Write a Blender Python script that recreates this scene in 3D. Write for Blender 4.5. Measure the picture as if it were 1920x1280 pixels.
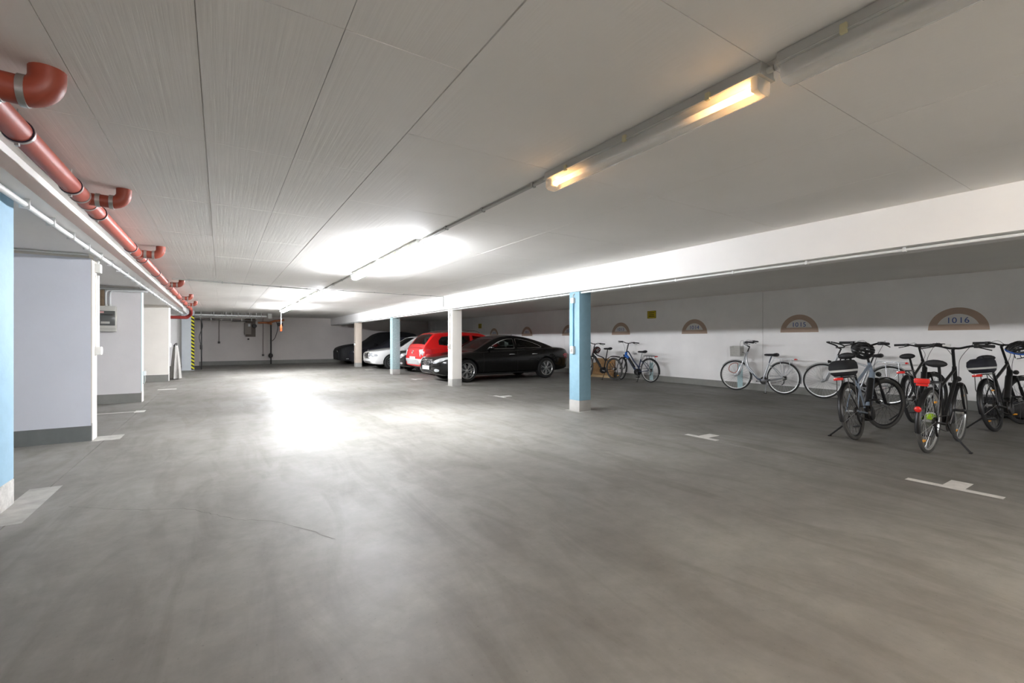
import bpy, bmesh, math, random
import numpy as np
from mathutils import Vector, Matrix

# ------------------------------------------------------------------ scene, camera, light, exposure
for o in list(bpy.data.objects):
    bpy.data.objects.remove(o)
SC = bpy.context.scene
COL = SC.collection
R = math.radians
random.seed(7)

CAM_H = 1.23
cam_d = bpy.data.cameras.new('camera')
cam_d.sensor_width = 36.0
cam_d.lens = 850.0 / 1920.0 * 36.0
cam_d.shift_y = -2.0 / 1920.0
cam_d.clip_start = 0.02
cam = bpy.data.objects.new('camera', cam_d)
COL.objects.link(cam)
cam.location = (0, 0, CAM_H)
cam.rotation_euler = (R(90), 0, R(-32.7))
SC.camera = cam

w = bpy.data.worlds.new('world')
SC.world = w
w.use_nodes = True
w.node_tree.nodes['Background'].inputs[0].default_value = (0.9, 0.95, 1.0, 1)
w.node_tree.nodes['Background'].inputs[1].default_value = 0.02

SC.view_settings.view_transform = 'Standard'
SC.view_settings.look = 'None'
SC.view_settings.gamma = 1
SC.view_settings.use_curve_mapping = False
SC.view_settings.exposure = 2.35
LAMP_COOL = 50      # radiance of the lit tubes' diffusers
LAMP_WARM = 26
LAMP_FILL = 48  # strength of the unseen lamps added behind the viewer

# ------------------------------------------------------------------ helpers
def lin(c):
    if isinstance(c, str):
        c = tuple(int(c[i:i + 2], 16) / 255 for i in (0, 2, 4))
    return tuple((x / 12.92 if x <= 0.04045 else ((x + 0.055) / 1.055) ** 2.4) for x in c)

_m = {}
def mat(name, col, rough=0.6, metal=0.0, var=0.0, vscale=4.0, bump=0.0, bscale=60.0, emit=None, estr=0.0,
        coat=0.0, alpha=1.0, trans=0.0, spec=0.5, stretch=(1, 1, 1), rvar=0.0):
    if name in _m:
        return _m[name]
    m = bpy.data.materials.new(name)
    m.use_nodes = True
    nt = m.node_tree
    b = nt.nodes['Principled BSDF']
    c = lin(col)
    b.inputs['Base Color'].default_value = (*c, 1)
    b.inputs['Roughness'].default_value = rough
    b.inputs['Metallic'].default_value = metal
    b.inputs['Coat Weight'].default_value = coat
    b.inputs['Coat Roughness'].default_value = 0.06
    b.inputs['Alpha'].default_value = alpha
    b.inputs['Transmission Weight'].default_value = trans
    b.inputs['Specular IOR Level'].default_value = spec
    if emit:
        b.inputs['Emission Color'].default_value = (*lin(emit), 1)
        b.inputs['Emission Strength'].default_value = estr
    tc = nt.nodes.new('ShaderNodeTexCoord')
    mp = nt.nodes.new('ShaderNodeMapping')
    mp.inputs['Scale'].default_value = stretch
    nt.links.new(tc.outputs['Object'], mp.inputs['Vector'])
    if var > 0:
        n = nt.nodes.new('ShaderNodeTexNoise')
        n.inputs['Scale'].default_value = vscale
        n.inputs['Detail'].default_value = 6
        n.inputs['Roughness'].default_value = 0.6
        nt.links.new(mp.outputs[0], n.inputs['Vector'])
        rp = nt.nodes.new('ShaderNodeValToRGB')
        rp.color_ramp.elements[0].position = 0.3
        rp.color_ramp.elements[1].position = 0.7
        rp.color_ramp.elements[0].color = (*[x * (1 - var) for x in c], 1)
        rp.color_ramp.elements[1].color = (*[min(1, x * (1 + var * 0.6)) for x in c], 1)
        nt.links.new(n.outputs['Fac'], rp.inputs[0])
        nt.links.new(rp.outputs[0], b.inputs['Base Color'])
        if rvar > 0:
            mr = nt.nodes.new('ShaderNodeMapRange')
            mr.inputs[1].default_value = 0.3
            mr.inputs[2].default_value = 0.7
            mr.inputs[3].default_value = rough - rvar
            mr.inputs[4].default_value = rough + rvar
            nt.links.new(n.outputs['Fac'], mr.inputs[0])
            nt.links.new(mr.outputs[0], b.inputs['Roughness'])
    if bump > 0:
        n2 = nt.nodes.new('ShaderNodeTexNoise')
        n2.inputs['Scale'].default_value = bscale
        n2.inputs['Detail'].default_value = 4
        nt.links.new(mp.outputs[0], n2.inputs['Vector'])
        bp = nt.nodes.new('ShaderNodeBump')
        bp.inputs['Strength'].default_value = bump
        bp.inputs['Distance'].default_value = 0.01
        nt.links.new(n2.outputs['Fac'], bp.inputs['Height'])
        nt.links.new(bp.outputs[0], b.inputs['Normal'])
    _m[name] = m
    return m

def tag(o, label=None, cat=None, group=None, kind=None):
    if label: o['label'] = label
    if cat: o['category'] = cat
    if group: o['group'] = group
    if kind: o['kind'] = kind
    return o

def empty(name, loc=(0, 0, 0), rot=(0, 0, 0), label=None, cat=None, group=None, kind=None):
    o = bpy.data.objects.new(name, None)
    o.empty_display_size = 0.05
    COL.objects.link(o)
    o.location = loc
    o.rotation_euler = rot
    return tag(o, label, cat, group, kind)

def catmull(pts, n=4, closed=False):
    P = [Vector(p) for p in pts]
    out = []
    N = len(P)
    rng = N if closed else N - 1
    for i in range(rng):
        if closed:
            a, b, c, d = P[(i - 1) % N], P[i], P[(i + 1) % N], P[(i + 2) % N]
        else:
            a, b, c, d = P[max(i - 1, 0)], P[i], P[i + 1], P[min(i + 2, N - 1)]
        for k in range(n):
            t = k / n
            out.append(0.5 * ((2 * b) + (-a + c) * t + (2 * a - 5 * b + 4 * c - d) * t * t + (-a + 3 * b - 3 * c + d) * t ** 3))
    if not closed:
        out.append(P[-1])
    return out

class MB:
    """collects shapes; build() links them as one mesh object"""
    def __init__(s, xf=None):
        s.v = []; s.f = []; s.xf = xf
    def add(s, verts, faces):
        o = len(s.v)
        for p in verts:
            p = Vector(p)
            s.v.append(tuple(s.xf @ p) if s.xf is not None else tuple(p))
        s.f += [tuple(i + o for i in f) for f in faces]
        return s
    def box(s, a, b, bev=0.0):
        x0, y0, z0 = a; x1, y1, z1 = b
        if bev <= 0:
            s.add([(x0, y0, z0), (x1, y0, z0), (x1, y1, z0), (x0, y1, z0), (x0, y0, z1), (x1, y0, z1), (x1, y1, z1), (x0, y1, z1)],
                  [(0, 3, 2, 1), (4, 5, 6, 7), (0, 1, 5, 4), (1, 2, 6, 5), (2, 3, 7, 6), (3, 0, 4, 7)])
        else:
            bm = bmesh.new()
            bmesh.ops.create_cube(bm, size=1)
            for q in bm.verts:
                q.co = Vector(((x0 + x1) / 2 + q.co.x * (x1 - x0), (y0 + y1) / 2 + q.co.y * (y1 - y0), (z0 + z1) / 2 + q.co.z * (z1 - z0)))
            bmesh.ops.bevel(bm, geom=list(bm.edges), offset=bev, segments=2, affect='EDGES', profile=0.5)
            bm.verts.index_update()
            s.add([q.co.copy() for q in bm.verts], [[q.index for q in f.verts] for f in bm.faces])
            bm.free()
        return s
    def tube(s, pts, r, seg=8, cap=True, closed=False):
        P = [Vector(p) for p in pts]
        n = len(P)
        rr = r if isinstance(r, (list, tuple)) else [r] * n
        T = []
        for i in range(n):
            if closed:
                t = P[(i + 1) % n] - P[i - 1]
            else:
                t = P[min(i + 1, n - 1)] - P[max(i - 1, 0)]
            T.append(t.normalized() if t.length > 1e-9 else Vector((0, 0, 1)))
        up = Vector((0, 0, 1)) if abs(T[0].z) < 0.9 else Vector((1, 0, 0))
        nrm = (up - T[0] * up.dot(T[0])).normalized()
        vs = []
        for i in range(n):
            nrm = (nrm - T[i] * nrm.dot(T[i]))
            nrm = nrm.normalized() if nrm.length > 1e-6 else T[i].orthogonal().normalized()
            bi = T[i].cross(nrm)
            for k in range(seg):
                a = 2 * math.pi * k / seg
                vs.append(P[i] + (nrm * math.cos(a) + bi * math.sin(a)) * rr[i])
        fs = []
        m = n if closed else n - 1
        for i in range(m):
            j = (i + 1) % n
            for k in range(seg):
                l = (k + 1) % seg
                fs.append((i * seg + k, i * seg + l, j * seg + l, j * seg + k))
        if cap and not closed:
            fs.append(tuple(range(seg))[::-1])
            fs.append(tuple((n - 1) * seg + k for k in range(seg)))
        return s.add(vs, fs)
    def lathe(s, prof, c=(0, 0, 0), axis='z', seg=32, a0=0.0, a1=None, closed_prof=False):
        """prof: (radius, along axis)"""
        full = a1 is None
        ns = seg if full else seg + 1
        vs = []
        for k in range(ns):
            a = 2 * math.pi * k / seg if full else a0 + (a1 - a0) * k / seg
            for (r, h) in prof:
                x, y = r * math.cos(a), r * math.sin(a)
                if axis == 'z': p = (x, y, h)
                elif axis == 'y': p = (x, h, y)
                else: p = (h, x, y)
                vs.append((p[0] + c[0], p[1] + c[1], p[2] + c[2]))
        m = len(prof)
        fs = []
        mm = m if closed_prof else m - 1
        for k in range(seg):
            l = (k + 1) % ns
            for i in range(mm):
                j = (i + 1) % m
                fs.append((k * m + i, l * m + i, l * m + j, k * m + j))
        return s.add(vs, fs)
    def prism(s, poly, t0, t1, plane='yz'):
        """poly 2D extruded along the third axis from t0 to t1"""
        n = len(poly)
        def P(q, t):
            return {'yz': (t, q[0], q[1]), 'xz': (q[0], t, q[1]), 'xy': (q[0], q[1], t)}[plane]
        vs = [P(q, t0) for q in poly] + [P(q, t1) for q in poly]
        fs = [tuple(range(n))[::-1], tuple(range(n, 2 * n))]
        fs += [(i, (i + 1) % n, n + (i + 1) % n, n + i) for i in range(n)]
        return s.add(vs, fs)
    def ball(s, c, rad, u=12, v=8):
        vs = []; fs = []
        rx, ry, rz = rad if isinstance(rad, (tuple, list)) else (rad,) * 3
        for j in range(v + 1):
            t = math.pi * j / v
            for i in range(u):
                a = 2 * math.pi * i / u
                vs.append((c[0] + rx * math.sin(t) * math.cos(a), c[1] + ry * math.sin(t) * math.sin(a), c[2] + rz * math.cos(t)))
        for j in range(v):
            for i in range(u):
                k = (i + 1) % u
                fs.append((j * u + i, (j + 1) * u + i, (j + 1) * u + k, j * u + k))
        return s.add(vs, fs)
    def loft(s, rings, cap=True):
        n = len(rings[0]); o = []
        for r in rings: o += [tuple(p) for p in r]
        fs = []
        for i in range(len(rings) - 1):
            for k in range(n):
                l = (k + 1) % n
                fs.append((i * n + k, i * n + l, (i + 1) * n + l, (i + 1) * n + k))
        if cap:
            fs.append(tuple(range(n))[::-1])
            fs.append(tuple((len(rings) - 1) * n + k for k in range(n)))
        return s.add(o, fs)
    def mesh(s, name):
        me = bpy.data.meshes.new(name)
        me.from_pydata(s.v, [], s.f)
        me.validate()
        bm = bmesh.new()
        bm.from_mesh(me)
        bmesh.ops.recalc_face_normals(bm, faces=bm.faces)
        bm.to_mesh(me)
        bm.free()
        return me
    def build(s, name, m, parent=None, smooth=None, loc=None, label=None):
        me = s.mesh(name)
        if m is not None:
            me.materials.append(m)
        if smooth is None:
            smooth = 40
        if smooth:
            me.shade_smooth()
            me.set_sharp_from_angle(angle=R(smooth))
        o = bpy.data.objects.new(name, me)
        COL.objects.link(o)
        if parent is not None:
            o.parent = parent
        if loc is not None:
            o.location = loc
        if label: o['label'] = label
        return o

def boxo(name, a, b, m, parent=None, bev=0.0, label=None, smooth=None):
    return MB().box(a, b, bev).build(name, m, parent, smooth if smooth is not None else (40 if bev else 0), label=label)

def struct(o, label, cat):
    return tag(o, label, cat, kind='structure')

def text_mesh(name, body, size, m, parent, mtx, ext=0.001):
    cu = bpy.data.curves.new(name, 'FONT')
    cu.body = body
    cu.size = size
    cu.extrude = ext
    cu.align_x = 'CENTER'
    cu.align_y = 'BOTTOM_BASELINE'
    cu.space_character = 1.05
    cu.resolution_u = 4
    t = bpy.data.objects.new(name, cu)
    COL.objects.link(t)
    dg = bpy.context.evaluated_depsgraph_get()
    me = bpy.data.meshes.new_from_object(t.evaluated_get(dg))
    bpy.data.objects.remove(t)
    bpy.data.curves.remove(cu)
    me.transform(mtx)
    me.materials.clear()
    me.materials.append(m)
    o = bpy.data.objects.new(name, me)
    COL.objects.link(o)
    o.parent = parent
    return o

# ------------------------------------------------------------------ materials of the place
def floor_material():
    m = bpy.data.materials.new('polished_concrete')
    m.use_nodes = True
    nt = m.node_tree; L = nt.links
    b = nt.nodes['Principled BSDF']
    tc = nt.nodes.new('ShaderNodeTexCoord')
    def noise(scale, detail, rough, st=(1, 1, 1), dist=0.0):
        mp = nt.nodes.new('ShaderNodeMapping'); mp.inputs['Scale'].default_value = st
        L.new(tc.outputs['Object'], mp.inputs[0])
        n = nt.nodes.new('ShaderNodeTexNoise')
        n.inputs['Scale'].default_value = scale; n.inputs['Detail'].default_value = detail
        n.inputs['Roughness'].default_value = rough; n.inputs['Distortion'].default_value = dist
        L.new(mp.outputs[0], n.inputs['Vector'])
        return n
    def ramp(n, stops):
        r = nt.nodes.new('ShaderNodeValToRGB')
        e = r.color_ramp.elements
        e[0].position, e[0].color = stops[0][0], (*stops[0][1], 1)
        e[1].position, e[1].color = stops[-1][0], (*stops[-1][1], 1)
        for p, c in stops[1:-1]:
            q = e.new(p); q.color = (*c, 1)
        L.new(n.outputs['Fac'], r.inputs[0])
        return r
    big = ramp(noise(0.45, 8, 0.62, (1, 1, 1), 0.6), [(0.28, lin('6d6a65')), (0.5, lin('7c7a75')), (0.72, lin('8d8b86'))])
    fine = ramp(noise(7, 8, 0.7), [(0.3, (0.86,) * 3), (0.7, (1.06,) * 3)])
    streak = ramp(noise(1.6, 6, 0.6, (2.2, 0.5, 1), 1.2), [(0.33, (0.80, 0.79, 0.77)), (0.55, (1, 1, 1))])
    speck = ramp(noise(55, 3, 0.6), [(0.26, (0.72,) * 3), (0.34, (1, 1, 1))])
    cur = big
    for r in (fine, streak, speck):
        mx = nt.nodes.new('ShaderNodeMix'); mx.data_type = 'RGBA'; mx.blend_type = 'MULTIPLY'
        mx.inputs['Factor'].default_value = 1.0
        L.new(cur.outputs[0] if cur is big else cur.outputs[2], mx.inputs[6])
        L.new(r.outputs[0], mx.inputs[7])
        cur = mx
    L.new(cur.outputs[2], b.inputs['Base Color'])
    rn = noise(1.1, 6, 0.6)
    mr = nt.nodes.new('ShaderNodeMapRange')
    for i, v in enumerate((0.3, 0.7, 0.44, 0.58)): mr.inputs[1 + i].default_value = v
    L.new(rn.outputs['Fac'], mr.inputs[0]); L.new(mr.outputs[0], b.inputs['Roughness'])
    b.inputs['Specular IOR Level'].default_value = 0.12
    bn = noise(26, 5, 0.6)
    bp = nt.nodes.new('ShaderNodeBump'); bp.inputs['Strength'].default_value = 0.10; bp.inputs['Distance'].default_value = 0.004
    L.new(bn.outputs['Fac'], bp.inputs['Height']); L.new(bp.outputs[0], b.inputs['Normal'])
    return m

def ceiling_material():
    m = bpy.data.materials.new('board_marked_ceiling')
    m.use_nodes = True
    nt = m.node_tree; L = nt.links
    b = nt.nodes['Principled BSDF']
    tc = nt.nodes.new('ShaderNodeNewGeometry')
    n = nt.nodes.new('ShaderNodeTexNoise'); n.inputs['Scale'].default_value = 0.9; n.inputs['Detail'].default_value = 7
    L.new(tc.outputs['Position'], n.inputs['Vector'])
    r = nt.nodes.new('ShaderNodeValToRGB')
    r.color_ramp.elements[0].position = 0.3; r.color_ramp.elements[0].color = (*lin('e6e4df'), 1)
    r.color_ramp.elements[1].position = 0.7; r.color_ramp.elements[1].color = (*lin('eeece8'), 1)
    L.new(n.outputs['Fac'], r.inputs[0])
    L.new(r.outputs[0], b.inputs['Base Color'])
    b.inputs['Roughness'].default_value = 0.75
    mp = nt.nodes.new('ShaderNodeMapping'); mp.inputs['Scale'].default_value = (55, 1.4, 1)
    L.new(tc.outputs['Position'], mp.inputs[0])
    g = nt.nodes.new('ShaderNodeTexNoise'); g.inputs['Scale'].default_value = 1.0; g.inputs['Detail'].default_value = 5
    L.new(mp.outputs[0], g.inputs['Vector'])
    bp = nt.nodes.new('ShaderNodeBump'); bp.inputs['Strength'].default_value = 0.22; bp.inputs['Distance'].default_value = 0.006
    L.new(g.outputs['Fac'], bp.inputs['Height']); L.new(bp.outputs[0], b.inputs['Normal'])
    return m

M_FLOOR = floor_material()
M_CEIL = ceiling_material()
M_WHITE = mat('painted_wall_white', 'f2f1ef', 0.7, var=0.05, vscale=1.5, bump=0.10, bscale=30)
M_SLAB = mat('painted_slab', 'e4e1da', 0.75, var=0.05, vscale=0.8, bump=0.12, bscale=20)
M_BEAM = mat('painted_beam', 'eeedeb', 0.65, var=0.04, vscale=1.2, bump=0.10, bscale=25)
M_BASE = mat('grey_base_paint', '84847f', 0.6, var=0.10, vscale=5, bump=0.1, bscale=40)
M_GAP = mat('dark_joint_concrete', '5c5954', 0.9, var=0.1)  # dark concrete showing in the slab and panel joints
M_BACKWALL = mat('painted_back_wall', 'd8d2ce', 0.75, var=0.08, vscale=0.9, bump=0.1, bscale=20)
M_ORANGE_PIPE = mat('red_brown_pipe', 'b2503f', 0.42, var=0.06, vscale=6)
M_STEEL = mat('zinc_steel', 'b9b9b6', 0.35, 0.9, var=0.08, vscale=20)
M_BLACKRUB = mat('black_rubber', '1a1a1b', 0.6, var=0.15, vscale=20)
M_GREYPLASTIC = mat('light_grey_plastic', 'cfd0cc', 0.45, var=0.03)
M_WHITEPIPE = mat('white_conduit', 'dfe1e0', 0.4, var=0.03)
M_GREYPIPE = mat('grey_conduit', 'a5a5a0', 0.4, var=0.05)
M_FAINT = mat('faded_floor_paint', 'a09e98', 0.6, var=0.25, vscale=9)
M_LINE = mat('worn_white_paint', 'cbc9c4', 0.6, var=0.18, vscale=14)

XL, XR = -1.33, 5.19          # lane sides
XW = 11.1                     # right wall
YB, YF = 26.8, -9.0           # back wall, wall behind the photographer
XFAR = -6.6                   # left wall of the bays
ZC, ZS, ZB, ZR = 2.45, 2.29, 2.075, 2.42

# ------------------------------------------------------------------ floor (slabs with joints between)
struct(boxo('floor', (-1.205, YF, -0.2), (5.075, YB, 0), M_FLOOR), 'grey polished concrete driving lane floor', 'floor')
struct(boxo('floor', (XFAR, YF, -0.2), (-1.211, YB, 0), M_FLOOR), 'grey concrete floor of the bays behind the blue-white partition walls', 'floor')
struct(boxo('floor', (5.081, YF, -0.2), (XW, YB, 0), M_FLOOR), 'grey concrete floor of the parking bays under cars and bicycles', 'floor')
struct(boxo('floor_base', (XFAR, YF, -0.3), (XW, YB, -0.2), M_GAP), 'concrete bed below the floor slabs', 'floor')

# ------------------------------------------------------------------ ceiling of formwork panels
ceil = MB().box((-1.13, YF, ZC + 0.012), (5.2, YB, ZC + 0.2)).build('ceiling', M_CEIL, smooth=0)
struct(ceil, 'white painted concrete ceiling with formwork panel joints', 'ceiling')
xs_l = [-1.13, -0.58, -0.08, 0.41, 0.92]
xs_r = [0.92, 2.02, 3.08, 4.12, 5.2]
pan_cache = {}
def panel(x0, x1, y0, y1, g):
    gl, gr_ = (0.0035 if x0 == 0.92 else g), (0.0035 if x1 == 0.92 else g)
    key = (round(x1 - x0, 3), round(y1 - y0, 3), gl, gr_)
    if key not in pan_cache:
        a, b_ = (x1 - x0) / 2, (y1 - y0) / 2 - g
        mb = MB().box((-a + gl, -b_, 0), (a - gr_, b_, 0.02))
        me = mb.mesh('panel'); me.materials.append(M_CEIL)
        pan_cache[key] = me
    o = bpy.data.objects.new('panel', pan_cache[key])
    COL.objects.link(o)
    o.parent = ceil
    o.location = ((x0 + x1) / 2, (y0 + y1) / 2, ZC - random.uniform(0, 0.0013))
for cols, yoff in ((xs_l, 1.85), (xs_r, 1.08)):
    ys = [yoff + 1.5 * k for k in range(-7, 18)]
    ys = [YF] + [y for y in ys if YF + 0.2 < y < YB - 0.2] + [YB]
    for i in range(len(cols) - 1):
        for j in range(len(ys) - 1):
            panel(cols[i], cols[i + 1], ys[j], ys[j + 1], 0.0016)

struct(boxo('ceiling', (5.6, YF, ZR), (XW, YB, ZR + 0.2), M_SLAB), 'plain painted ceiling over the right-hand parking bays', 'ceiling')
struct(boxo('ceiling', (XFAR, YF, ZS), (-1.13, YB, ZS + 0.36), M_BEAM), 'lower painted slab over the bays behind the partition walls', 'ceiling')
bm_r = boxo('ceiling_beam', (5.15, YF, ZB), (5.62, YB, ZC + 0.2), M_BEAM)
struct(bm_r, 'long white concrete beam carried by the row of pillars', 'beam')

# ------------------------------------------------------------------ walls
wr = boxo('wall_right', (XW + 0.012, YF, 0), (XW + 0.3, YB, ZR + 0.2), M_GAP)
struct(wr, 'white wall behind cars and bicycles with bay numbers', 'wall')
yj = [YF, -1.55, 5.99, 13.55, 21.1, YB]
for i in range(5):
    MB().box((XW, yj[i] + 0.004, 0), (XW + 0.03, yj[i + 1] - 0.004, ZR)).build('panel', M_WHITE, wr, 0)
struct(boxo('baseboard_right', (XW - 0.004, YF, 0), (XW + 0.001, YB, 0.17), M_BASE), 'grey painted base strip along the numbered wall', 'baseboard')
struct(boxo('wall_back', (XFAR, YB, 0), (XW + 0.3, YB + 0.3, 2.65), M_BACKWALL), 'dim far end wall of the garage', 'wall')
struct(boxo('baseboard_back', (-0.9, YB - 0.004, 0), (XW, YB + 0.001, 0.2), M_BASE), 'grey painted base strip along the far end wall', 'baseboard')
struct(boxo('wall_front', (XFAR, YF - 0.3, 0), (XW + 0.3, YF, 2.65), M_WHITE), 'white wall behind the viewer', 'wall')
struct(boxo('wall_left', (XFAR - 0.3, YF, 0), (XFAR, YB, 2.65), M_WHITE), 'white rear wall of the bays beyond the partitions', 'wall')

def partition(y, th, mface, mend, label, x1=XL, x0=XFAR, top=2.235, basem=M_BASE, zb=0.185):
    e = empty('partition_wall', (x1, y, 0))
    struct(e, label, 'wall')
    MB().box((x0 - x1, 0, 0), (-0.012, th, top)).build('wall_face', mface, e, 0)
    MB().box((-0.012, -0.001, 0), (0, th, top)).build('end_face', mend, e, 0)
    MB().box((x0 - x1, 0.012, top), (-0.03, th - 0.012, ZS)).build('top_filler', M_SLAB, e, 0)
    MB().box((x0 - x1, -0.004, 0), (-0.006, 0.0, zb)).build('base_band', basem, e, 0)
    MB().box((-0.011, -0.003, 0), (0.0025, th + 0.001, zb + 0.03)).build('end_base', mat('pale_base', 'c9c7c2', 0.6, var=0.1, vscale=8), e, 0)
    return e
M_LAV = mat('pale_lavender_paint', 'dde2ec', 0.65, var=0.04, vscale=1.5, bump=0.08, bscale=25)
M_CREAM = mat('cream_paint', 'ede9e1', 0.65, var=0.04, vscale=2, bump=0.08, bscale=25)
M_PALE = mat('pale_grey_paint', 'e4e2e2', 0.65, var=0.04, vscale=2, bump=0.08, bscale=25)
M_CYAN = mat('pale_cyan_paint', 'cfe2e2', 0.65, var=0.04, vscale=3, bump=0.08, bscale=25)
pw1 = partition(7.47, 0.24, M_LAV, M_CREAM, 'pale lavender partition wall nearest the blue pillar, dark grey base', basem=mat('dark_base', '6f7473', 0.6, var=0.12, vscale=6))
pw2 = partition(11.6, 0.25, M_PALE, M_CYAN, 'white partition wall with the fuse box and cyan edge')
pw3 = partition(17.1, 0.25, M_CREAM, M_CREAM, 'cream partition wall before the striped corner', zb=0.2)
pw4 = partition(23.02, 0.25, M_WHITE, M_WHITE, 'white partition wall behind the striped pillar', x1=-1.34)

# striped pillar at the back
def stripes_mat():
    m = bpy.data.materials.new('hazard_tape')
    m.use_nodes = True
    nt = m.node_tree; b = nt.nodes['Principled BSDF']
    tc = nt.nodes.new('ShaderNodeTexCoord')
    mp = nt.nodes.new('ShaderNodeMapping'); mp.inputs['Rotation'].default_value = (0, R(-35), 0)
    wv = nt.nodes.new('ShaderNodeTexWave'); wv.bands_direction = 'Z'; wv.inputs['Scale'].default_value = 2.6
    cr = nt.nodes.new('ShaderNodeValToRGB'); cr.color_ramp.interpolation = 'CONSTANT'
    cr.color_ramp.elements[0].color = (*lin('1c1b18'), 1)
    cr.color_ramp.elements[1].position = 0.5; cr.color_ramp.elements[1].color = (*lin('e0d81e'), 1)
    nt.links.new(tc.outputs['Object'], mp.inputs[0]); nt.links.new(mp.outputs[0], wv.inputs[0])
    nt.links.new(wv.outputs['Fac'], cr.inputs[0]); nt.links.new(cr.outputs[0], b.inputs['Base Color'])
    b.inputs['Roughness'].default_value = 0.5
    return m
hp = empty('pillar', (-0.93, 22.8, 0)); struct(hp, 'pale blue-grey pillar with black and yellow hazard strip on its edge', 'pillar')
MB().box((-0.42, 0, 0), (0, 0.3, ZC)).build('shaft', mat('blue_grey_paint', 'c3c9cd', 0.65, var=0.05, bump=0.08), hp, 0)
M_HAZ = stripes_mat()
MB().box((-0.1, -0.006, 0.02), (0.006, 0, 2.25)).box((0, -0.006, 0.02), (0.006, 0.1, 2.25)).build('hazard_strip', M_HAZ, hp, 0)

# ------------------------------------------------------------------ pillars
def pillar(x, y, s, m, label, top=ZB, zb=0.19, mb=None, lane=1):
    e = empty('pillar', (x, y, 0)); struct(e, label, 'pillar')
    MB().box((0, 0, zb), (s, s, top), 0.006).build('shaft', m, e)
    MB().box((-0.0015, -0.0015, 0), (s + 0.0015, s + 0.0015, zb), 0.006).build('base_band', mb or M_BASE, e)
    return e
M_BLUE = mat('sky_blue_paint', '82a6b6', 0.6, var=0.08, vscale=10, bump=0.15, bscale=35)
M_BLUE_L = mat('light_blue_paint', '9cbfd4', 0.6, var=0.06, vscale=10, bump=0.15, bscale=35)
M_TEAL = mat('speckled_teal_paint', '97adaf', 0.6, var=0.22, vscale=22, bump=0.2, bscale=30)
M_BEIGE = mat('beige_paint', 'd6c9ba', 0.6, var=0.05, bump=0.1)
M_PBASE = mat('pillar_base_grey', 'a3a29d', 0.6, var=0.1, vscale=8)
p1 = pillar(XR, 5.94, 0.265, M_BLUE, 'blue pillar nearest the viewer, beside the bicycle bays', mb=M_PBASE)
p2 = pillar(XR + 0.03, 11.09, 0.28, M_CREAM, 'cream pillar standing before the black coupe', mb=M_PBASE)
p3 = pillar(XR + 0.02, 16.1, 0.28, M_TEAL, 'speckled pale teal pillar between white saloon and red car', mb=M_PBASE)
p4 = pillar(XR + 0.04, 21.5, 0.28, M_BEIGE, 'beige pillar between covered cars and white saloon', mb=M_PBASE)
p5 = pillar(-1.575, 4.65, 0.26, M_BLUE_L, 'light blue pillar at the left edge of the picture', top=ZS,
            mb=mat('chipped_base', 'bdbbb6', 0.7, var=0.25, vscale=25, bump=0.2))
p6 = pillar(XW - 0.32, YB - 0.75, 0.32, M_WHITE, 'white pillar in the far right corner behind the red car', top=ZR)
try:
    SC.cycles.use_denoising = True
    SC.cycles.max_bounces = 10
    SC.cycles.diffuse_bounces = 6
except Exception:
    pass

# ------------------------------------------------------------------ strip lamps along the lane
XLAMP = 2.03
LAMP_L = 1.57
M_TRAY = mat('lamp_tray_grey', 'b9bab6', 0.45, var=0.03)
M_CLIP = mat('yellowed_clip', 'c9c29c', 0.5)
def emit_mat(name, col, s):
    m = bpy.data.materials.new(name); m.use_nodes = True
    b = m.node_tree.nodes['Principled BSDF']
    b.inputs['Base Color'].default_value = (0.9, 0.9, 0.9, 1)
    b.inputs['Emission Color'].default_value = (*lin(col), 1)
    b.inputs['Emission Strength'].default_value = s
    return m
M_LIT = emit_mat('lit_diffuser_cool', 'f7f9ff', LAMP_COOL)
M_LITW = emit_mat('fill_diffuser_warm', 'ffe6c4', LAMP_WARM)
M_FILL = emit_mat('fill_diffuser_rear', 'f2f6ff', LAMP_FILL)
def clear_diffuser():
    m = bpy.data.materials.new('clear_ribbed_diffuser'); m.use_nodes = True
    nt = m.node_tree; out = nt.nodes['Material Output']; b = nt.nodes['Principled BSDF']
    b.inputs['Base Color'].default_value = (0.85, 0.84, 0.81, 1); b.inputs['Roughness'].default_value = 0.2
    t = nt.nodes.new('ShaderNodeBsdfTransparent'); mx = nt.nodes.new('ShaderNodeMixShader')
    mx.inputs[0].default_value = 0.38
    nt.links.new(t.outputs[0], mx.inputs[1]); nt.links.new(b.outputs[0], mx.inputs[2])
    nt.links.new(mx.outputs[0], out.inputs['Surface'])
    return m
M_CLEAR = clear_diffuser()
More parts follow.
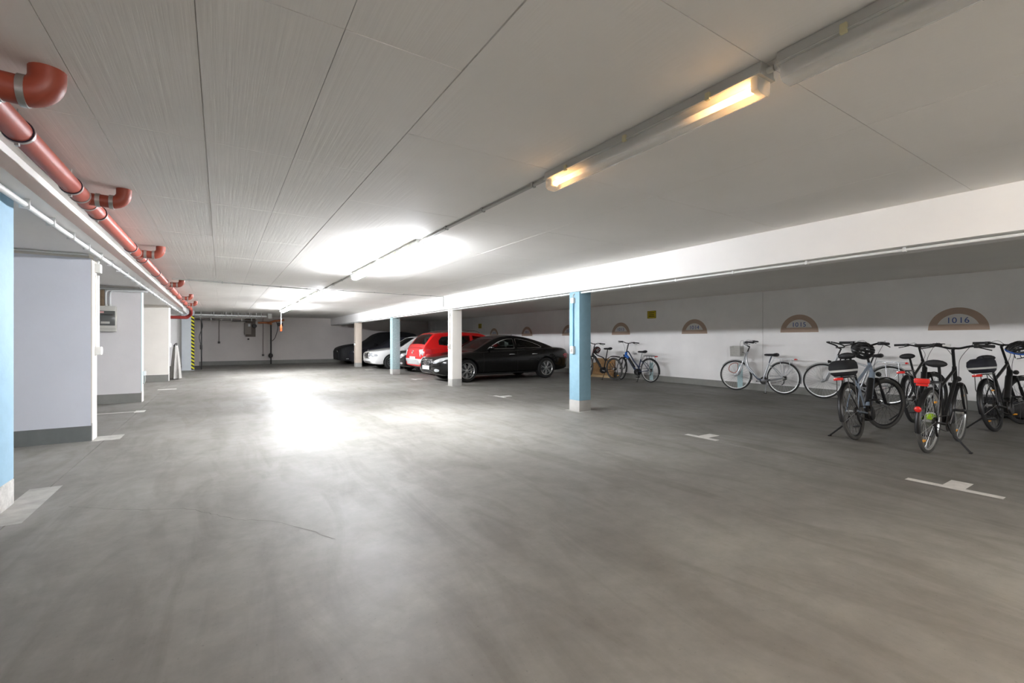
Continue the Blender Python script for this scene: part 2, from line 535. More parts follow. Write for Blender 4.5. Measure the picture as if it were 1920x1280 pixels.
def dying_tube():
    """a worn-out tube: only its two ends glow"""
    m = bpy.data.materials.new('worn_out_tube'); m.use_nodes = True
    nt = m.node_tree; b = nt.nodes['Principled BSDF']
    b.inputs['Base Color'].default_value = (0.86, 0.85, 0.82, 1)
    tc = nt.nodes.new('ShaderNodeTexCoord'); sp = nt.nodes.new('ShaderNodeSeparateXYZ')
    nt.links.new(tc.outputs['Object'], sp.inputs[0])
    ab = nt.nodes.new('ShaderNodeMath'); ab.operation = 'SUBTRACT'; ab.inputs[1].default_value = LAMP_L / 2
    nt.links.new(sp.outputs['Y'], ab.inputs[0])
    a2 = nt.nodes.new('ShaderNodeMath'); a2.operation = 'ABSOLUTE'; nt.links.new(ab.outputs[0], a2.inputs[0])
    cr = nt.nodes.new('ShaderNodeValToRGB')
    mr = nt.nodes.new('ShaderNodeMapRange'); mr.inputs[1].default_value = 0.30; mr.inputs[2].default_value = 0.76
    mr.inputs[3].default_value = 0; mr.inputs[4].default_value = 1
    nt.links.new(a2.outputs[0], mr.inputs[0])
    pw = nt.nodes.new('ShaderNodeMath'); pw.operation = 'POWER'; pw.inputs[1].default_value = 2.6
    nt.links.new(mr.outputs[0], pw.inputs[0])
    ml = nt.nodes.new('ShaderNodeMath'); ml.operation = 'MULTIPLY'; ml.inputs[1].default_value = 7.0
    nt.links.new(pw.outputs[0], ml.inputs[0])
    b.inputs['Emission Color'].default_value = (*lin('ffc27e'), 1)
    nt.links.new(ml.outputs[0], b.inputs['Emission Strength'])
    return m
M_TUBE = mat('unlit_tube', 'dedcd6', 0.3)
M_TUBE_D = dying_tube()

def lamp(y, label, mode, x=XLAMP, rz=0.0, mlit=None):
    e = empty('strip_lamp', (x, y, ZC - 0.002), (0, 0, rz), label, 'lamp', 'ceiling strip lamps')
    l = LAMP_L
    MB().prism([(-0.048, 0), (0.048, 0), (0.053, -0.042), (0.063, -0.050), (0.063, -0.056), (-0.063, -0.056), (-0.063, -0.050), (-0.053, -0.042)],
               0, l, 'xz').build('housing', M_TRAY, e, 30)
    prof = [(-0.044, -0.050), (-0.051, -0.058), (-0.051, -0.104), (-0.047, -0.115), (-0.036, -0.124), (-0.018, -0.128),
            (0.018, -0.128), (0.036, -0.124), (0.047, -0.115), (0.051, -0.104), (0.051, -0.058), (0.044, -0.050)]
    if mode == 'lit':
        MB().prism(prof, 0.015, l - 0.015, 'xz').build('diffuser', mlit or M_LIT, e, 30)
    else:
        inner = [(a * 0.95, -0.054 + (b_ + 0.054) * 0.96) for a, b_ in prof]
        mb = MB()
        k = len(prof)
        vs = [(a, 0.015, b_) for a, b_ in prof] + [(a, l - 0.015, b_) for a, b_ in prof]
        fs = [(i, i + 1, k + i + 1, k + i) for i in range(k - 1)] + [tuple(range(k)), tuple(range(k, 2 * k))]
        mb.add(vs, fs)
        mb.build('diffuser', M_CLEAR, e, 30)
        tb = MB().tube([(0, 0.055, -0.085), (0, l - 0.055, -0.085)], 0.0165, 14).build('tube', M_TUBE_D if mode == 'dying' else M_TUBE, e)
        for yy in (0.03, l - 0.06):
            MB().box((-0.03, yy, -0.105), (0.03, yy + 0.03, -0.054), 0.004).build('tube_holder', M_GREYPLASTIC, e)
    for k in range(3):
        yy = 0.25 + k * (l - 0.5) / 2
        for s in (-1, 1):
            MB().box((min(s * 0.054, s * 0.070), yy - 0.012, -0.066), (max(s * 0.054, s * 0.070), yy + 0.012, -0.028), 0.003).build('clip', M_CLIP, e)
    for s, yy in ((-1, 0), (1, l)):
        MB().tube([(0, yy, -0.03), (0, yy + s * 0.03, -0.03)], 0.014, 10).build('cable_gland', M_GREYPLASTIC, e)
    return e
lamp(-0.56, 'unlit strip lamp nearest the viewer, at the top edge of the picture', 'off')
lamp(1.075, 'strip lamp whose tube glows orange only at its ends', 'dying')
lamp(5.22, 'brightly lit strip lamp, nearest of the lit ones', 'lit')
lamp(6.86, 'lit strip lamp joined end to end behind the nearest lit one', 'lit')
lamp(11.72, 'lit strip lamp just beyond the cross conduit', 'lit')
lamp(13.36, 'lit strip lamp second beyond the cross conduit', 'lit')
lamp(16.5, 'lit strip lamp last but one before the pull switch', 'lit')
lamp(18.14, 'farthest lit strip lamp beside the hanging orange pull switch', 'lit')
lamp(-3.9, 'added unseen fill lamp just behind the viewer', 'lit', mlit=M_FILL)  # this and the next two: added out of view to brighten the foreground
lamp(-6.2, 'added unseen fill lamp behind the viewer', 'lit', mlit=M_FILL)
lamp(-7.84, 'added unseen fill lamp farthest behind the viewer', 'lit', mlit=M_FILL)
lamp(-2.2, 'added unseen warm fill lamp just behind the viewer, next to the unlit one', 'lit', mlit=M_LITW)  # added out of view, warms the near ceiling and foreground

# ------------------------------------------------------------------ conduits
def conduit(name, pts, r, m, label, cat='conduit', clips=None, mclip=None, parent=None, sm=2):
    """first point becomes the base of the thing"""
    p0 = Vector(pts[0])
    e = empty(name, p0, (0, 0, 0), label, cat)
    P = [Vector(p) - p0 for p in pts]
    MB().tube(P, r, 10).build('tube', m, e)
    if clips:
        me = None
        for (c, a, b) in clips:
            c = Vector(c) - p0
            if me is None:
                me = MB().box(a, b, 0.002).mesh('clip'); me.materials.append(mclip or m)
            o = bpy.data.objects.new('clip', me); COL.objects.link(o); o.parent = e; o.location = c
    return e
def lane_clips(x, z, y0, y1, step, w=0.02):
    n = int((y1 - y0) / step)
    return [((x, y0 + 0.2 + k * step, z), (-w, -0.012, -w), (w, 0.012, w)) for k in range(n + 1) if y0 + 0.2 + k * step < y1]
for (a, b, l) in ((2.66, 5.2, 'grey cable conduit between the orange-glowing lamp and the bright lamps'),
                  (8.45, 11.7, 'grey cable conduit between the bright lamps and the cross conduit'),
                  (14.95, 16.5, 'grey cable conduit between the two farthest lamp pairs')):
    conduit('cable_conduit', [(XLAMP, a, ZC - 0.022), (XLAMP, b, ZC - 0.022)], 0.014, M_GREYPIPE, l,
            clips=lane_clips(XLAMP, ZC - 0.02, a, b, 0.8, 0.019))
def xline_clips(A, B, n, w=0.02):
    A, B = Vector(A), Vector(B)
    return [(A + (B - A) * ((k + 0.5) / n), (-0.012, -w, -w), (0.012, w, w)) for k in range(n)]
A, B = (-0.8, 10.95, ZC - 0.025), (1.95, 11.45, ZC - 0.025)
conduit('cross_conduit', [A, B], 0.013, M_GREYPIPE, 'grey conduit crossing the ceiling from red pipe to lamp row', clips=xline_clips(A, B, 5))
A, B = (2.1, 11.4, ZC - 0.02), (5.15, 11.5, ZC - 0.02)
conduit('cross_conduit', [A, B], 0.009, M_GREYPIPE, 'thin conduit crossing the ceiling from lamp row to the long beam', clips=xline_clips(A, B, 4, 0.013))
conduit('drop_conduit', [(5.14, 11.5, ZC - 0.02), (5.14, 11.5, ZB + 0.08)], 0.009, M_GREYPIPE, 'short thin conduit running down the face of the long beam')
A = (5.235, YF + 0.5, ZB - 0.022); B = (5.235, 25.0, ZB - 0.022)
conduit('beam_conduit', [A, B], 0.014, M_WHITEPIPE, 'white conduit clipped along the underside of the long beam',
        clips=lane_clips(5.235, ZB - 0.02, A[1], B[1], 0.82, 0.02))
A = (-1.235, YF + 0.5, ZS - 0.045); B = (-1.235, 22.0, ZS - 0.045)
conduit('beam_conduit', [A, B], 0.022, M_WHITEPIPE, 'white conduit on hook clips below the left slab beside the red pipe',
        clips=[((-1.235, A[1] + 0.3 + k * 0.62, ZS - 0.045), (-0.03, -0.008, -0.03), (0.03, 0.008, 0.045)) for k in range(48)])
A = (-6.0, 7.50, ZS - 0.018); B = (-1.36, 7.50, ZS - 0.018)
conduit('wall_top_conduit', [(-6.0, 7.45, ZS - 0.016), (-1.36, 7.45, ZS - 0.016)], 0.013, M_WHITEPIPE, 'white conduit along the top of the lavender partition wall')

def pillar_switch(x, y, m_con, lab):
    e = empty('light_switch', (x, y, 1.0), (0, 0, 0), lab, 'switch')
    MB().box((-0.055, -0.04, 0.0), (0, 0.04, 0.13), 0.006).build('switch_box', M_GREYPLASTIC, e)
    MB().box((-0.062, -0.024, 0.03), (-0.052, 0.024, 0.085), 0.003).build('rocker', mat('switch_rocker', '9a9791', 0.4), e)
    MB().tube([(-0.014, 0, 0.13), (-0.014, 0, 0.88)], 0.011, 10).build('conduit', m_con, e)
    MB().box((-0.045, -0.04, 0.88), (0, 0.04, 0.97), 0.006).build('junction_box', M_GREYPLASTIC, e)
    MB().tube(catmull([(-0.02, 0, 0.97), (-0.02, -0.01, 1.02), (0.01, -0.03, 1.05), (0.03, -0.04, 1.075)], 4), 0.008, 8).build('cable', M_GREYPIPE, e)
    return e
pillar_switch(XR, 6.085, mat('blue_conduit', '4b86a3', 0.5), 'grey light switch with conduit on the nearest blue pillar')
pillar_switch(XR + 0.03, 11.23, mat('cream_conduit', 'd8d2c6', 0.5), 'grey light switch with conduit on the cream pillar')
e = empty('wall_switch', (XR + 0.04, 21.6, 1.0), (0, 0, 0), 'small white switch on the beige pillar', 'switch')
MB().box((-0.05, -0.04, 0.0), (0, 0.04, 0.1), 0.006).build('switch_box', M_WHITEPIPE, e)
MB().box((-0.056, -0.02, 0.02), (-0.048, 0.02, 0.07), 0.003).build('rocker', M_GREYPLASTIC, e)

# switch on the end face of the lavender wall
e = empty('light_switch', (XL, 7.64, 1.05), (0, 0, 0), 'grey light switch with twin conduits on the lavender wall end', 'switch')
MB().box((0, -0.05, 0.0), (0.06, 0.05, 0.1), 0.006).build('switch_box', M_GREYPLASTIC, e)
MB().box((0.058, -0.03, 0.02), (0.066, 0.03, 0.08), 0.003).build('rocker', M_WHITEPIPE, e)
MB().tube([(0.02, 0.03, 0.1), (0.02, 0.03, 1.0)], 0.014, 10).build('conduit', M_WHITEPIPE, e)
MB().tube([(0.012, -0.02, 0.1), (0.012, -0.02, 1.0)], 0.008, 10).build('conduit', M_CREAM, e)
MB().box((0, -0.055, 1.03), (0.055, 0.055, 1.14), 0.006).build('junction_box', M_GREYPLASTIC, e)
for k in (0, 1):
    MB().tube(catmull([(0.025, -0.02 + 0.04 * k, 1.14), (0.03, -0.02 + 0.04 * k, 1.19), (0.06, 0.0 + 0.04 * k, 1.215), (0.10, 0.0 + 0.05 * k, 1.222)], 5), 0.010, 8).build('cable', M_WHITEPIPE, e)

# fuse box on the second partition wall
fx, fz = -2.22, 1.40
e = empty('fuse_box', (fx, 11.59, fz), (0, 0, 0), 'grey fuse box with clear smoked door on the white partition wall', 'fuse box')
M_SMOKE = mat('smoked_window', '60625f', 0.15, var=0.05)
M_FUSE = mat('fuse_box_grey', 'c6c5bd', 0.5, var=0.03)
MB().box((0, -0.12, 0), (0.52, 0, 0.49), 0.012).build('body', M_FUSE, e)
d = MB().box((0.03, -0.135, 0.115), (0.505, -0.118, 0.395), 0.006).build('door', M_SMOKE, e)
MB().box((0.06, -0.138, 0.31), (0.48, -0.134, 0.325)).build('breaker_row', mat('dark_breakers', '3a3b39', 0.5), d, 0)
for k in range(14):
    MB().box((0.07 + k * 0.029, -0.141, 0.322), (0.088 + k * 0.029, -0.134, 0.34), 0.001).build('breaker', mat('breaker_grey', '50514e', 0.5), d)
MB().box((0.30, -0.139, 0.15), (0.43, -0.134, 0.19), 0.003).build('latch', M_FUSE, d)
MB().box((0.24, -0.1385, 0.35), (0.345, -0.134, 0.385)).build('warning_label', mat('red_white_label', 'd9a9a4', 0.5), d, 0)
MB().box((0.0, -0.126, 0.05), (0.52, -0.118, 0.055)).build('seam', mat('seam_dark', '8c8b84', 0.5), e, 0)
for k, (cx, mm, rr) in enumerate(((0.17, M_GREYPIPE, 0.016), (0.215, M_WHITEPIPE, 0.016), (0.255, M_GREYPIPE, 0.013), (0.36, M_WHITEPIPE, 0.016), (0.42, M_WHITEPIPE, 0.016))):
    zt = ZS - 0.05 - 0.012 * k - fz
    MB().tube(catmull([(cx, -0.035, 0.48), (cx, -0.035, zt - 0.08), (cx + 0.02, -0.04, zt - 0.02), (cx + 0.08, -0.05, zt), (0.86, -0.05 - 0.01 * k, zt), (0.985, -0.06, zt)], 5), rr, 8).build('conduit', mm, e)
    MB().lathe([(rr + 0.006, 0.485), (rr + 0.009, 0.50), (rr + 0.004, 0.53), (rr, 0.53)], (cx, -0.035, 0), 'z', 12).build('gland', M_GREYPLASTIC, e)
MB().box((0.275, -0.05, 0.49), (0.335, -0.005, 0.84), 0.003).build('cable_duct', mat('brown_duct', '7d6a54', 0.7, var=0.25, vscale=12), e)
e = empty('socket', (XL, 11.75, 0.52), (0, 0, 0), 'small white tap-like socket on the white partition wall end', 'socket')
MB().box((0, -0.04, 0.0), (0.05, 0.04, 0.09), 0.008).build('socket_box', M_WHITEPIPE, e)
MB().tube(catmull([(0.03, 0, 0), (0.035, 0, -0.06), (0.03, 0.01, -0.12), (0.01, 0.01, -0.17)], 4), 0.012, 8).build('cable', M_GREYPIPE, e)
e = empty('socket', (XL, 17.25, 1.02), (0, 0, 0), 'small white box with conduit on the cream partition wall end', 'socket')
MB().box((0, -0.05, 0.0), (0.06, 0.05, 0.12), 0.008).build('socket_box', M_WHITEPIPE, e)
MB().tube([(0.02, 0, 0.12), (0.02, 0, 1.2)], 0.013, 8).build('conduit', M_WHITEPIPE, e)

# ------------------------------------------------------------------ red drain pipe with branches
px, pz, pr = -0.90, 2.335, 0.058
dp = empty('drain_pipe', (px, 0, pz), (0, 0, 0), 'red-brown drain pipe with side branches hung under the ceiling', 'pipe')
MB().tube([(0, YF + 0.4, 0), (0, 19.3, 0)] , pr, 20).build('main_pipe', M_ORANGE_PIPE, dp)
MB().tube(catmull([(0, 19.2, 0), (0, 19.6, -0.02), (-0.02, 20.0, -0.16), (-0.15, 20.1, -0.26), (-0.4, 20.1, -0.28), (-3.0, 20.1, -0.30)], 6), pr * 0.95, 16).build('end_bend', mat('dark_red_pipe', '8f2f28', 0.45, var=0.05), dp)
M_PIPE_D = mat('red_brown_branch', '93422f', 0.45, var=0.06, vscale=6)
M_RUBB = mat('navy_rubber_ring', '2a2a40', 0.6)
def ring(parent, c, axis, r, m, wd=0.03, name='clamp', th=0.006):
    MB().lathe([(r, -wd / 2), (r + th, -wd / 2), (r + th, wd / 2), (r, wd / 2)], c, axis, 24, closed_prof=True).build(name, m, parent, 30)
for by, k in ((0.4, 1.0), (2.89, 1.0), (4.81, 0.95), (7.47, 0.95), (11.24, 0.95), (14.67, 0.95), (17.2, 0.95)):
    y0 = by - 0.03
    r = (0.062 if by in (2.89,) else 0.048)
    ex = 0.24
    zt = ZC - pz + 0.004
    path = [(0, y0 - 0.10, -0.0), (0.055, y0 - 0.045, 0.0), (0.10, y0 - 0.01, 0.0), (0.15, y0, 0.0)]
    b = MB().tube([(0, y0 - 0.02, 0), (0.17, y0, 0)], r, 18).build('branch', M_PIPE_D, dp)
    bend = [(0.165, y0, 0)] + [(0.165 + 0.075 * math.sin(a), y0, 0.075 * (1 - math.cos(a))) for a in [math.pi / 2 * i / 7 for i in range(1, 8)]] + [(0.24, y0, zt)]
    MB().tube(bend, r * 1.04, 18).build('elbow', M_PIPE_D, b)
    ring(b, (0.085, y0 - 0.008, 0), 'x', r, M_STEEL, 0.028)
    ring(b, (0.165, y0, 0), 'x', r * 1.03, M_STEEL, 0.026)
    for dy in (-0.12, 0.12):
        ring(dp, (0, y0 + dy, 0), 'y', pr, M_STEEL, 0.02, 'coupling')
yy = -6.0
hang = [-4.2, -1.3, 0.9, 2.2, 3.42, 4.42, 5.25, 6.95, 7.85, 9.4, 10.8, 11.7, 13.2, 14.3, 15.6, 16.8, 18.2]
for y_ in hang:
    ring(dp, (0, y_, 0), 'y', pr, M_RUBB, 0.022, 'rubber_ring')
    h_ = MB()
    h_.lathe([(pr + 0.006, -0.01), (pr + 0.009, -0.01), (pr + 0.009, 0.01), (pr + 0.006, 0.01)], (0, y_, 0), 'y', 24, closed_prof=True)
    h_.tube([(0, y_, pr), (0, y_, ZC - pz)], 0.005, 8)
    h_.box((-0.012, y_ - 0.012, -pr - 0.022), (0.004, y_ + 0.012, -pr - 0.006))
    h_.build('hanger', M_STEEL, dp, 30)

# ------------------------------------------------------------------ bay number markings on the right wall
M_TAUPE = mat('taupe_wall_paint', 'b39d8b', 0.65, var=0.04, vscale=6)
M_NUMW = mat('number_field_white', 'e3e2df', 0.6, var=0.02)
M_NUM = mat('blue_number_paint', '4d68a6', 0.6)
FACE = Matrix(((0, 0, -1, 0), (-1, 0, 0, 0), (0, 1, 0, 0), (0, 0, 0, 1)))   # text x -> -Y, text y -> Z, normal -> -X
arch_info = [(2.52, '10 16', 'half-round taupe bay marking reading 10 16 above the right-hand bicycles'),
             (5.17, '10 15', 'half-round taupe bay marking reading 10 15 above the silver bicycles'),
             (7.89, '10 14', 'half-round taupe bay marking reading 10 14 left of the silver bicycle'),
             (10.65, '10 13', 'half-round taupe bay marking reading 10 13 above the blue bicycle'),
             (13.30, '10 12', 'half-round taupe bay marking 10 12 partly hidden by the blue pillar'),
             (16.1, '10 11', 'half-round taupe bay marking 10 11 above the black coupe roof'),
             (18.9, '10 10', 'half-round taupe bay marking 10 10, farthest, above the red car')]
for (y, txt, lab) in arch_info:
    e = empty('bay_number', (XW, y, 1.415), (0, 0, 0), lab, 'bay marking', 'bay numbers on the long wall')
    Ro, Ri, hb = 0.405, 0.292, 0.105
    n = 28
    outer = [(Ro * math.cos(math.pi * k / n), Ro * math.sin(math.pi * k / n)) for k in range(n + 1)]
    a0 = math.asin(hb / Ri)
    inner = [(Ri * math.cos(a0 + (math.pi - 2 * a0) * k / n), Ri * math.sin(a0 + (math.pi - 2 * a0) * k / n)) for k in range(n + 1)]
    mb = MB()
    for t in (-0.0022,):
        vs = [(t, -p[0], p[1]) for p in outer] + [(t, -p[0], p[1]) for p in inner]
        m_ = n + 1
        fs = [(k, k + 1, m_ + k + 1, m_ + k) for k in range(n)] + [(0, m_, m_ + n, n)]
        mb.add(vs, fs)
        vb = [(0, q[1], q[2]) for q in vs]
        mb.add(vs + vb, [(k, k + 1, 2 * m_ + k + 1, 2 * m_ + k) for k in range(n)])
    mb.build('arch', M_TAUPE, e, 0)
    MB().prism([(-q[0], q[1]) for q in inner], -0.0015, 0, 'yz').build('number_field', M_NUMW, e, 0)
    T = Matrix.Translation((-0.003, 0, 0.128)) @ FACE
    for ch, off in zip(txt.replace(' ', ''), (-0.118, -0.042, 0.046, 0.120)):
        text_mesh('digit', ch, 0.145, M_NUM, e, T @ Matrix.Translation((off, 0, 0)))

# yellow notices
for (y, z, lab) in ((9.37, 2.02, 'yellow framed notice on the wall above the blue bicycle'), (20.3, 1.96, 'small far yellow notice on the wall above the red car')):
    e = empty('wall_notice', (XW, y, z), (0, 0, 0), lab, 'sign')
    MB().box((-0.006, -0.165, -0.115), (0, 0.165, 0.115)).build('plate', mat('notice_yellow', 'c9b318', 0.5, var=0.05), e, 0)
    fr = MB()
    for (a, b) in (((-0.158, -0.108), (0.158, -0.100)), ((-0.158, 0.100), (0.158, 0.108)), ((-0.158, -0.108), (-0.150, 0.108)), ((0.150, -0.108), (0.158, 0.108))):
        fr.box((-0.008, a[0], a[1]), (-0.0055, b[0], b[1]))
    fr.build('border', mat('notice_black', '2e2a12', 0.5), e, 0)
    for zz, wd in ((0.055, 0.11), (-0.005, 0.10), (-0.055, 0.11)):
        MB().box((-0.008, -wd, zz - 0.011), (-0.0055, wd, zz + 0.011)).build('print_line', mat('notice_print', '4a4110', 0.5), e, 0)

# ------------------------------------------------------------------ painted floor markings
def tmark(y, lab, l=0.30, stem=0.22, x=5.20):
    e = empty('floor_marking', (x, y, 0), (0, 0, 0), lab, 'floor marking', 'painted bay marks')
    MB().box((-0.10, -l, 0), (-0.02, l, 0.0012)).build('bar', M_LINE, e, 0)
    MB().box((-0.02, -0.07, 0), (stem, 0.07, 0.0012)).build('stem', M_LINE, e, 0)
tmark(1.2, 'white T-shaped bay mark on the floor nearest the viewer on the right')
tmark(3.55, 'white T-shaped bay mark on the floor between blue pillar and bicycles', l=0.22)
tmark(8.5, 'white T-shaped bay mark on the floor in front of the black coupe', l=0.22)
tmark(13.75, 'white T-shaped bay mark between black coupe and red car', l=0.2)
tmark(19.3, 'white T-shaped bay mark in front of the white saloon', l=0.2)
for (x0, y0, x1, y1, lab) in ((5.13, 5.88, 5.515, 6.265, 'worn white paint patch around the nearest blue pillar foot'),
                              (5.16, 11.03, 5.56, 11.43, 'worn white paint patch around the cream pillar foot')):
    e = boxo('floor_marking', (x0, y0, 0), (x1, y1, 0.001), M_FAINT); tag(e, lab, 'floor marking', 'painted bay marks')
e = empty('floor_marking', (-1.25, 10.1, 0), (0, 0, 0), 'white line with square end before the fuse box wall', 'floor marking', 'painted bay marks')
MB().box((-3.5, -0.03, 0), (0, 0.03, 0.0012)).build('bar', M_LINE, e, 0)
MB().box((0, -0.13, 0), (0.14, 0.13, 0.0012)).build('stem', M_LINE, e, 0)
e = boxo('floor_marking', (-1.33, 4.35, 0), (-1.13, 5.3, 0.001), M_FAINT); tag(e, 'pale paint patch at the foot of the left light blue pillar', 'floor marking', 'painted bay marks')
e = boxo('floor_marking', (-1.33, 7.4, 0), (-1.06, 7.75, 0.001), M_FAINT); tag(e, 'pale paint patch at the foot of the lavender wall end', 'floor marking', 'painted bay marks')
e = boxo('floor_marking', (-1.33, 14.2, 0), (-0.95, 14.4, 0.001), M_LINE); tag(e, 'white bay mark between the white and cream partition walls', 'floor marking', 'painted bay marks')
# hairline cracks
def crack(pts, lab, w_=0.0022):
    rr = random.Random(3)
    P = catmull(pts, 9)
    vs = []; fs = []
    for i, p in enumerate(P):
        t = (P[min(i + 1, len(P) - 1)] - P[max(i - 1, 0)]).normalized()
        n = Vector((-t.y, t.x, 0)) * w_ * rr.uniform(0.5, 1.2)
        q = p + Vector((rr.uniform(-1, 1), rr.uniform(-1, 1), 0)) * 0.012
        q.z = 0.0008
        vs += [q + n, q - n]
    fs = [(2 * i, 2 * i + 1, 2 * i + 3, 2 * i + 2) for i in range(len(P) - 1)]
    o = MB().add(vs, fs).build('floor_crack', mat('crack_dark', '5a5751', 0.9, var=0.1), None, 0)
    tag(o, lab, 'crack')
crack([(-0.95, 4.6, 0), (-0.6, 4.3, 0), (-0.2, 4.05, 0), (0.05, 3.7, 0), (0.35, 3.4, 0), (0.6, 2.95, 0)], 'hairline crack across the floor right of the left blue pillar')
crack([(-0.9, 6.6, 0), (-0.3, 6.75, 0), (0.4, 6.9, 0), (1.2, 7.0, 0)], 'hairline crack across the floor past the lavender wall')

# ------------------------------------------------------------------ installations on the far wall
e = empty('meter_box', (1.0, YB - 0.012, 1.42), (0, 0, 0), 'grey-brown meter box on a backing board on the far wall', 'meter')
MB().box((0.05, -0.03, 0), (0.5, 0, 0.98), 0.006).build('board', mat('brown_board', '6d645c', 0.7, var=0.1), e)
MB().box((0.0, -0.16, 0.12), (0.3, -0.03, 0.70), 0.01).build('box', mat('meter_grey', '8d867e', 0.6), e)
MB().box((0.16, -0.165, 0.52), (0.26, -0.158, 0.65)).build('label_plate', M_WHITEPIPE, e, 0)
MB().tube([(-0.55, -0.03, 0.78), (0.1, -0.03, 0.80)], 0.02, 8).build('conduit', mat('dark_pipe', '4a4440', 0.5), e)
MB().ball((0.18, -0.046, -0.12), 0.045).build('plug', mat('dark_pipe', '4a4440', 0.5), e)
M_DARK = mat('black_iron', '2a2727', 0.5, var=0.1)
e = empty('wall_switch', (-0.08, YB, 1.08), (0, 0, 0), 'small dark switch with long conduit on the far wall', 'switch')
MB().box((-0.05, -0.05, 0), (0.05, 0, 0.1), 0.006).build('switch_box', mat('dark_pipe', '4a4440', 0.5), e)
MB().tube([(0, -0.015, 0.1), (0, -0.015, 1.22)], 0.02, 8).build('conduit', mat('taupe_conduit', '857c75', 0.5), e)
e = empty('wall_switch', (1.84, YB, 0.42), (0, 0, 0), 'low dark switch with thin conduit beside the black standpipe', 'switch')
MB().box((-0.05, -0.05, 0), (0.05, 0, 0.1), 0.006).build('switch_box', mat('dark_pipe', '4a4440', 0.5), e)
MB().tube([(0, -0.015, 0.1), (0, -0.015, 1.95)], 0.018, 8).build('conduit', mat('taupe_conduit', '857c75', 0.5), e)
e = empty('standpipe', (2.2, YB - 0.08, 0), (0, 0, 0), 'black standpipe with valve and copper fittings at the far wall', 'pipe')
MB().tube([(0, 0, 0), (0, 0, 2.05)], 0.032, 12).build('pipe', M_DARK, e)
MB().ball((-0.02, -0.03, 0.44), (0.11, 0.07, 0.13)).build('valve', M_DARK, e)
M_COP = mat('copper', 'c47a52', 0.35, 0.8)
MB().tube(catmull([(0, 0, 2.05), (-0.02, 0, 2.12), (-0.2, 0, 2.15), (-0.6, 0, 2.14)], 4), 0.05, 10).build('fitting', M_COP, e)
MB().tube([(-0.15, -0.02, 2.12), (0.15, -0.12, 2.24)], 0.05, 10).build('fitting', M_COP, e)
MB().tube(catmull([(0.12, -0.12, 2.24), (0.45, -0.14, 2.28), (0.6, -0.14, 2.3)], 4), 0.055, 10).build('fitting', M_COP, e)
MB().tube(catmull([(0.25, 0, 2.2), (0.32, 0, 1.9), (0.2, 0, 1.4), (0.05, 0, 1.2)], 5), 0.014, 8).build('cable', M_DARK, e)
MB().box((0.3, -0.1, 1.98), (0.55, 0.05, 2.16), 0.01).build('valve_box', mat('dark_pipe', '4a4440', 0.5), e)
MB().lathe([(0.001, -0.12), (0.09, -0.12), (0.1, -0.08), (0.1, 0.0)], (-0.75, 0, 1.97), 'y', 18).build('vent_pipe', M_DARK, e)
for k, (z, y, r, m, lab) in enumerate(((2.315, 23.25, 0.035, M_WHITEPIPE, 'thick white conduit under the ceiling before the far wall'),
                                  (2.235, 23.42, 0.018, M_GREYPIPE, 'thin grey conduit below the thick white one before the far wall'),
                                  (2.12, 23.55, 0.02, mat('dark_pipe', '4a4440', 0.5), 'dark rail hung below the conduits before the far wall'))):
    A, B = (-0.93, y, z), (1.75 - 0.2 * k, y, z)
    conduit('far_conduit', [A, B], r, m, lab, clips=[(Vector(A).lerp(Vector(B), (i + 0.5) / 6), (-0.015, -r - 0.006, -r - 0.006), (0.015, r + 0.006, ZC - z)) for i in range(6)], mclip=M_GREYPIPE)
e = empty('junction_box', (1.79, 23.2, 2.22), (0, 0, 0), 'white junction box at the end of the far conduits', 'junction box')
MB().box((0, 0, 0), (0.16, 0.1, 0.23), 0.01).build('box', M_WHITEPIPE, e)
MB().box((0.01, -0.006, 0.01), (0.15, 0, 0.15), 0.002).build('lid', M_GREYPLASTIC, e)
e = empty('pull_switch', (XLAMP, 20.3, ZC), (0, 0, 0), 'orange handle of a pull switch hanging on a white cord', 'switch')
MB().box((-0.06, -0.06, -0.09), (0.06, 0.06, 0), 0.01).build('box', M_GREYPLASTIC, e)
MB().tube([(0, 0, -0.09), (0, 0, -0.58)], 0.02, 8).build('cord', M_WHITEPIPE, e)
MB().lathe([(0.001, -0.86), (0.03, -0.85), (0.045, -0.80), (0.035, -0.74), (0.05, -0.70), (0.03, -0.62), (0.02, -0.57), (0.001, -0.57)], (0, 0, 0), 'z', 14).build('handle', mat('orange_plastic', 'e2552c', 0.4), e)
conduit('lamp_end_conduit', [(XLAMP, 19.72, ZC - 0.022), (XLAMP, 20.24, ZC - 0.022)], 0.016, M_GREYPIPE, 'short conduit from the farthest lamp to the pull switch')
# dark door guide beside the striped pillar
e = empty('door_guide', (-0.72, 23.3, 0), (0, 0, 0), 'dark upright guide rail with box beside the striped pillar', 'rail')
MB().box((0, 0, 0), (0.05, 0.06, 2.15), 0.004).build('rail', M_DARK, e)
MB().box((-0.03, -0.05, 0.85), (0.06, 0, 1.05), 0.01).build('box', M_DARK, e)
MB().tube(catmull([(0.02, -0.02, 2.1), (0.06, -0.03, 1.8), (-0.05, -0.04, 1.4), (0.0, -0.03, 1.05)], 5), 0.012, 8).build('cable', M_DARK, e)
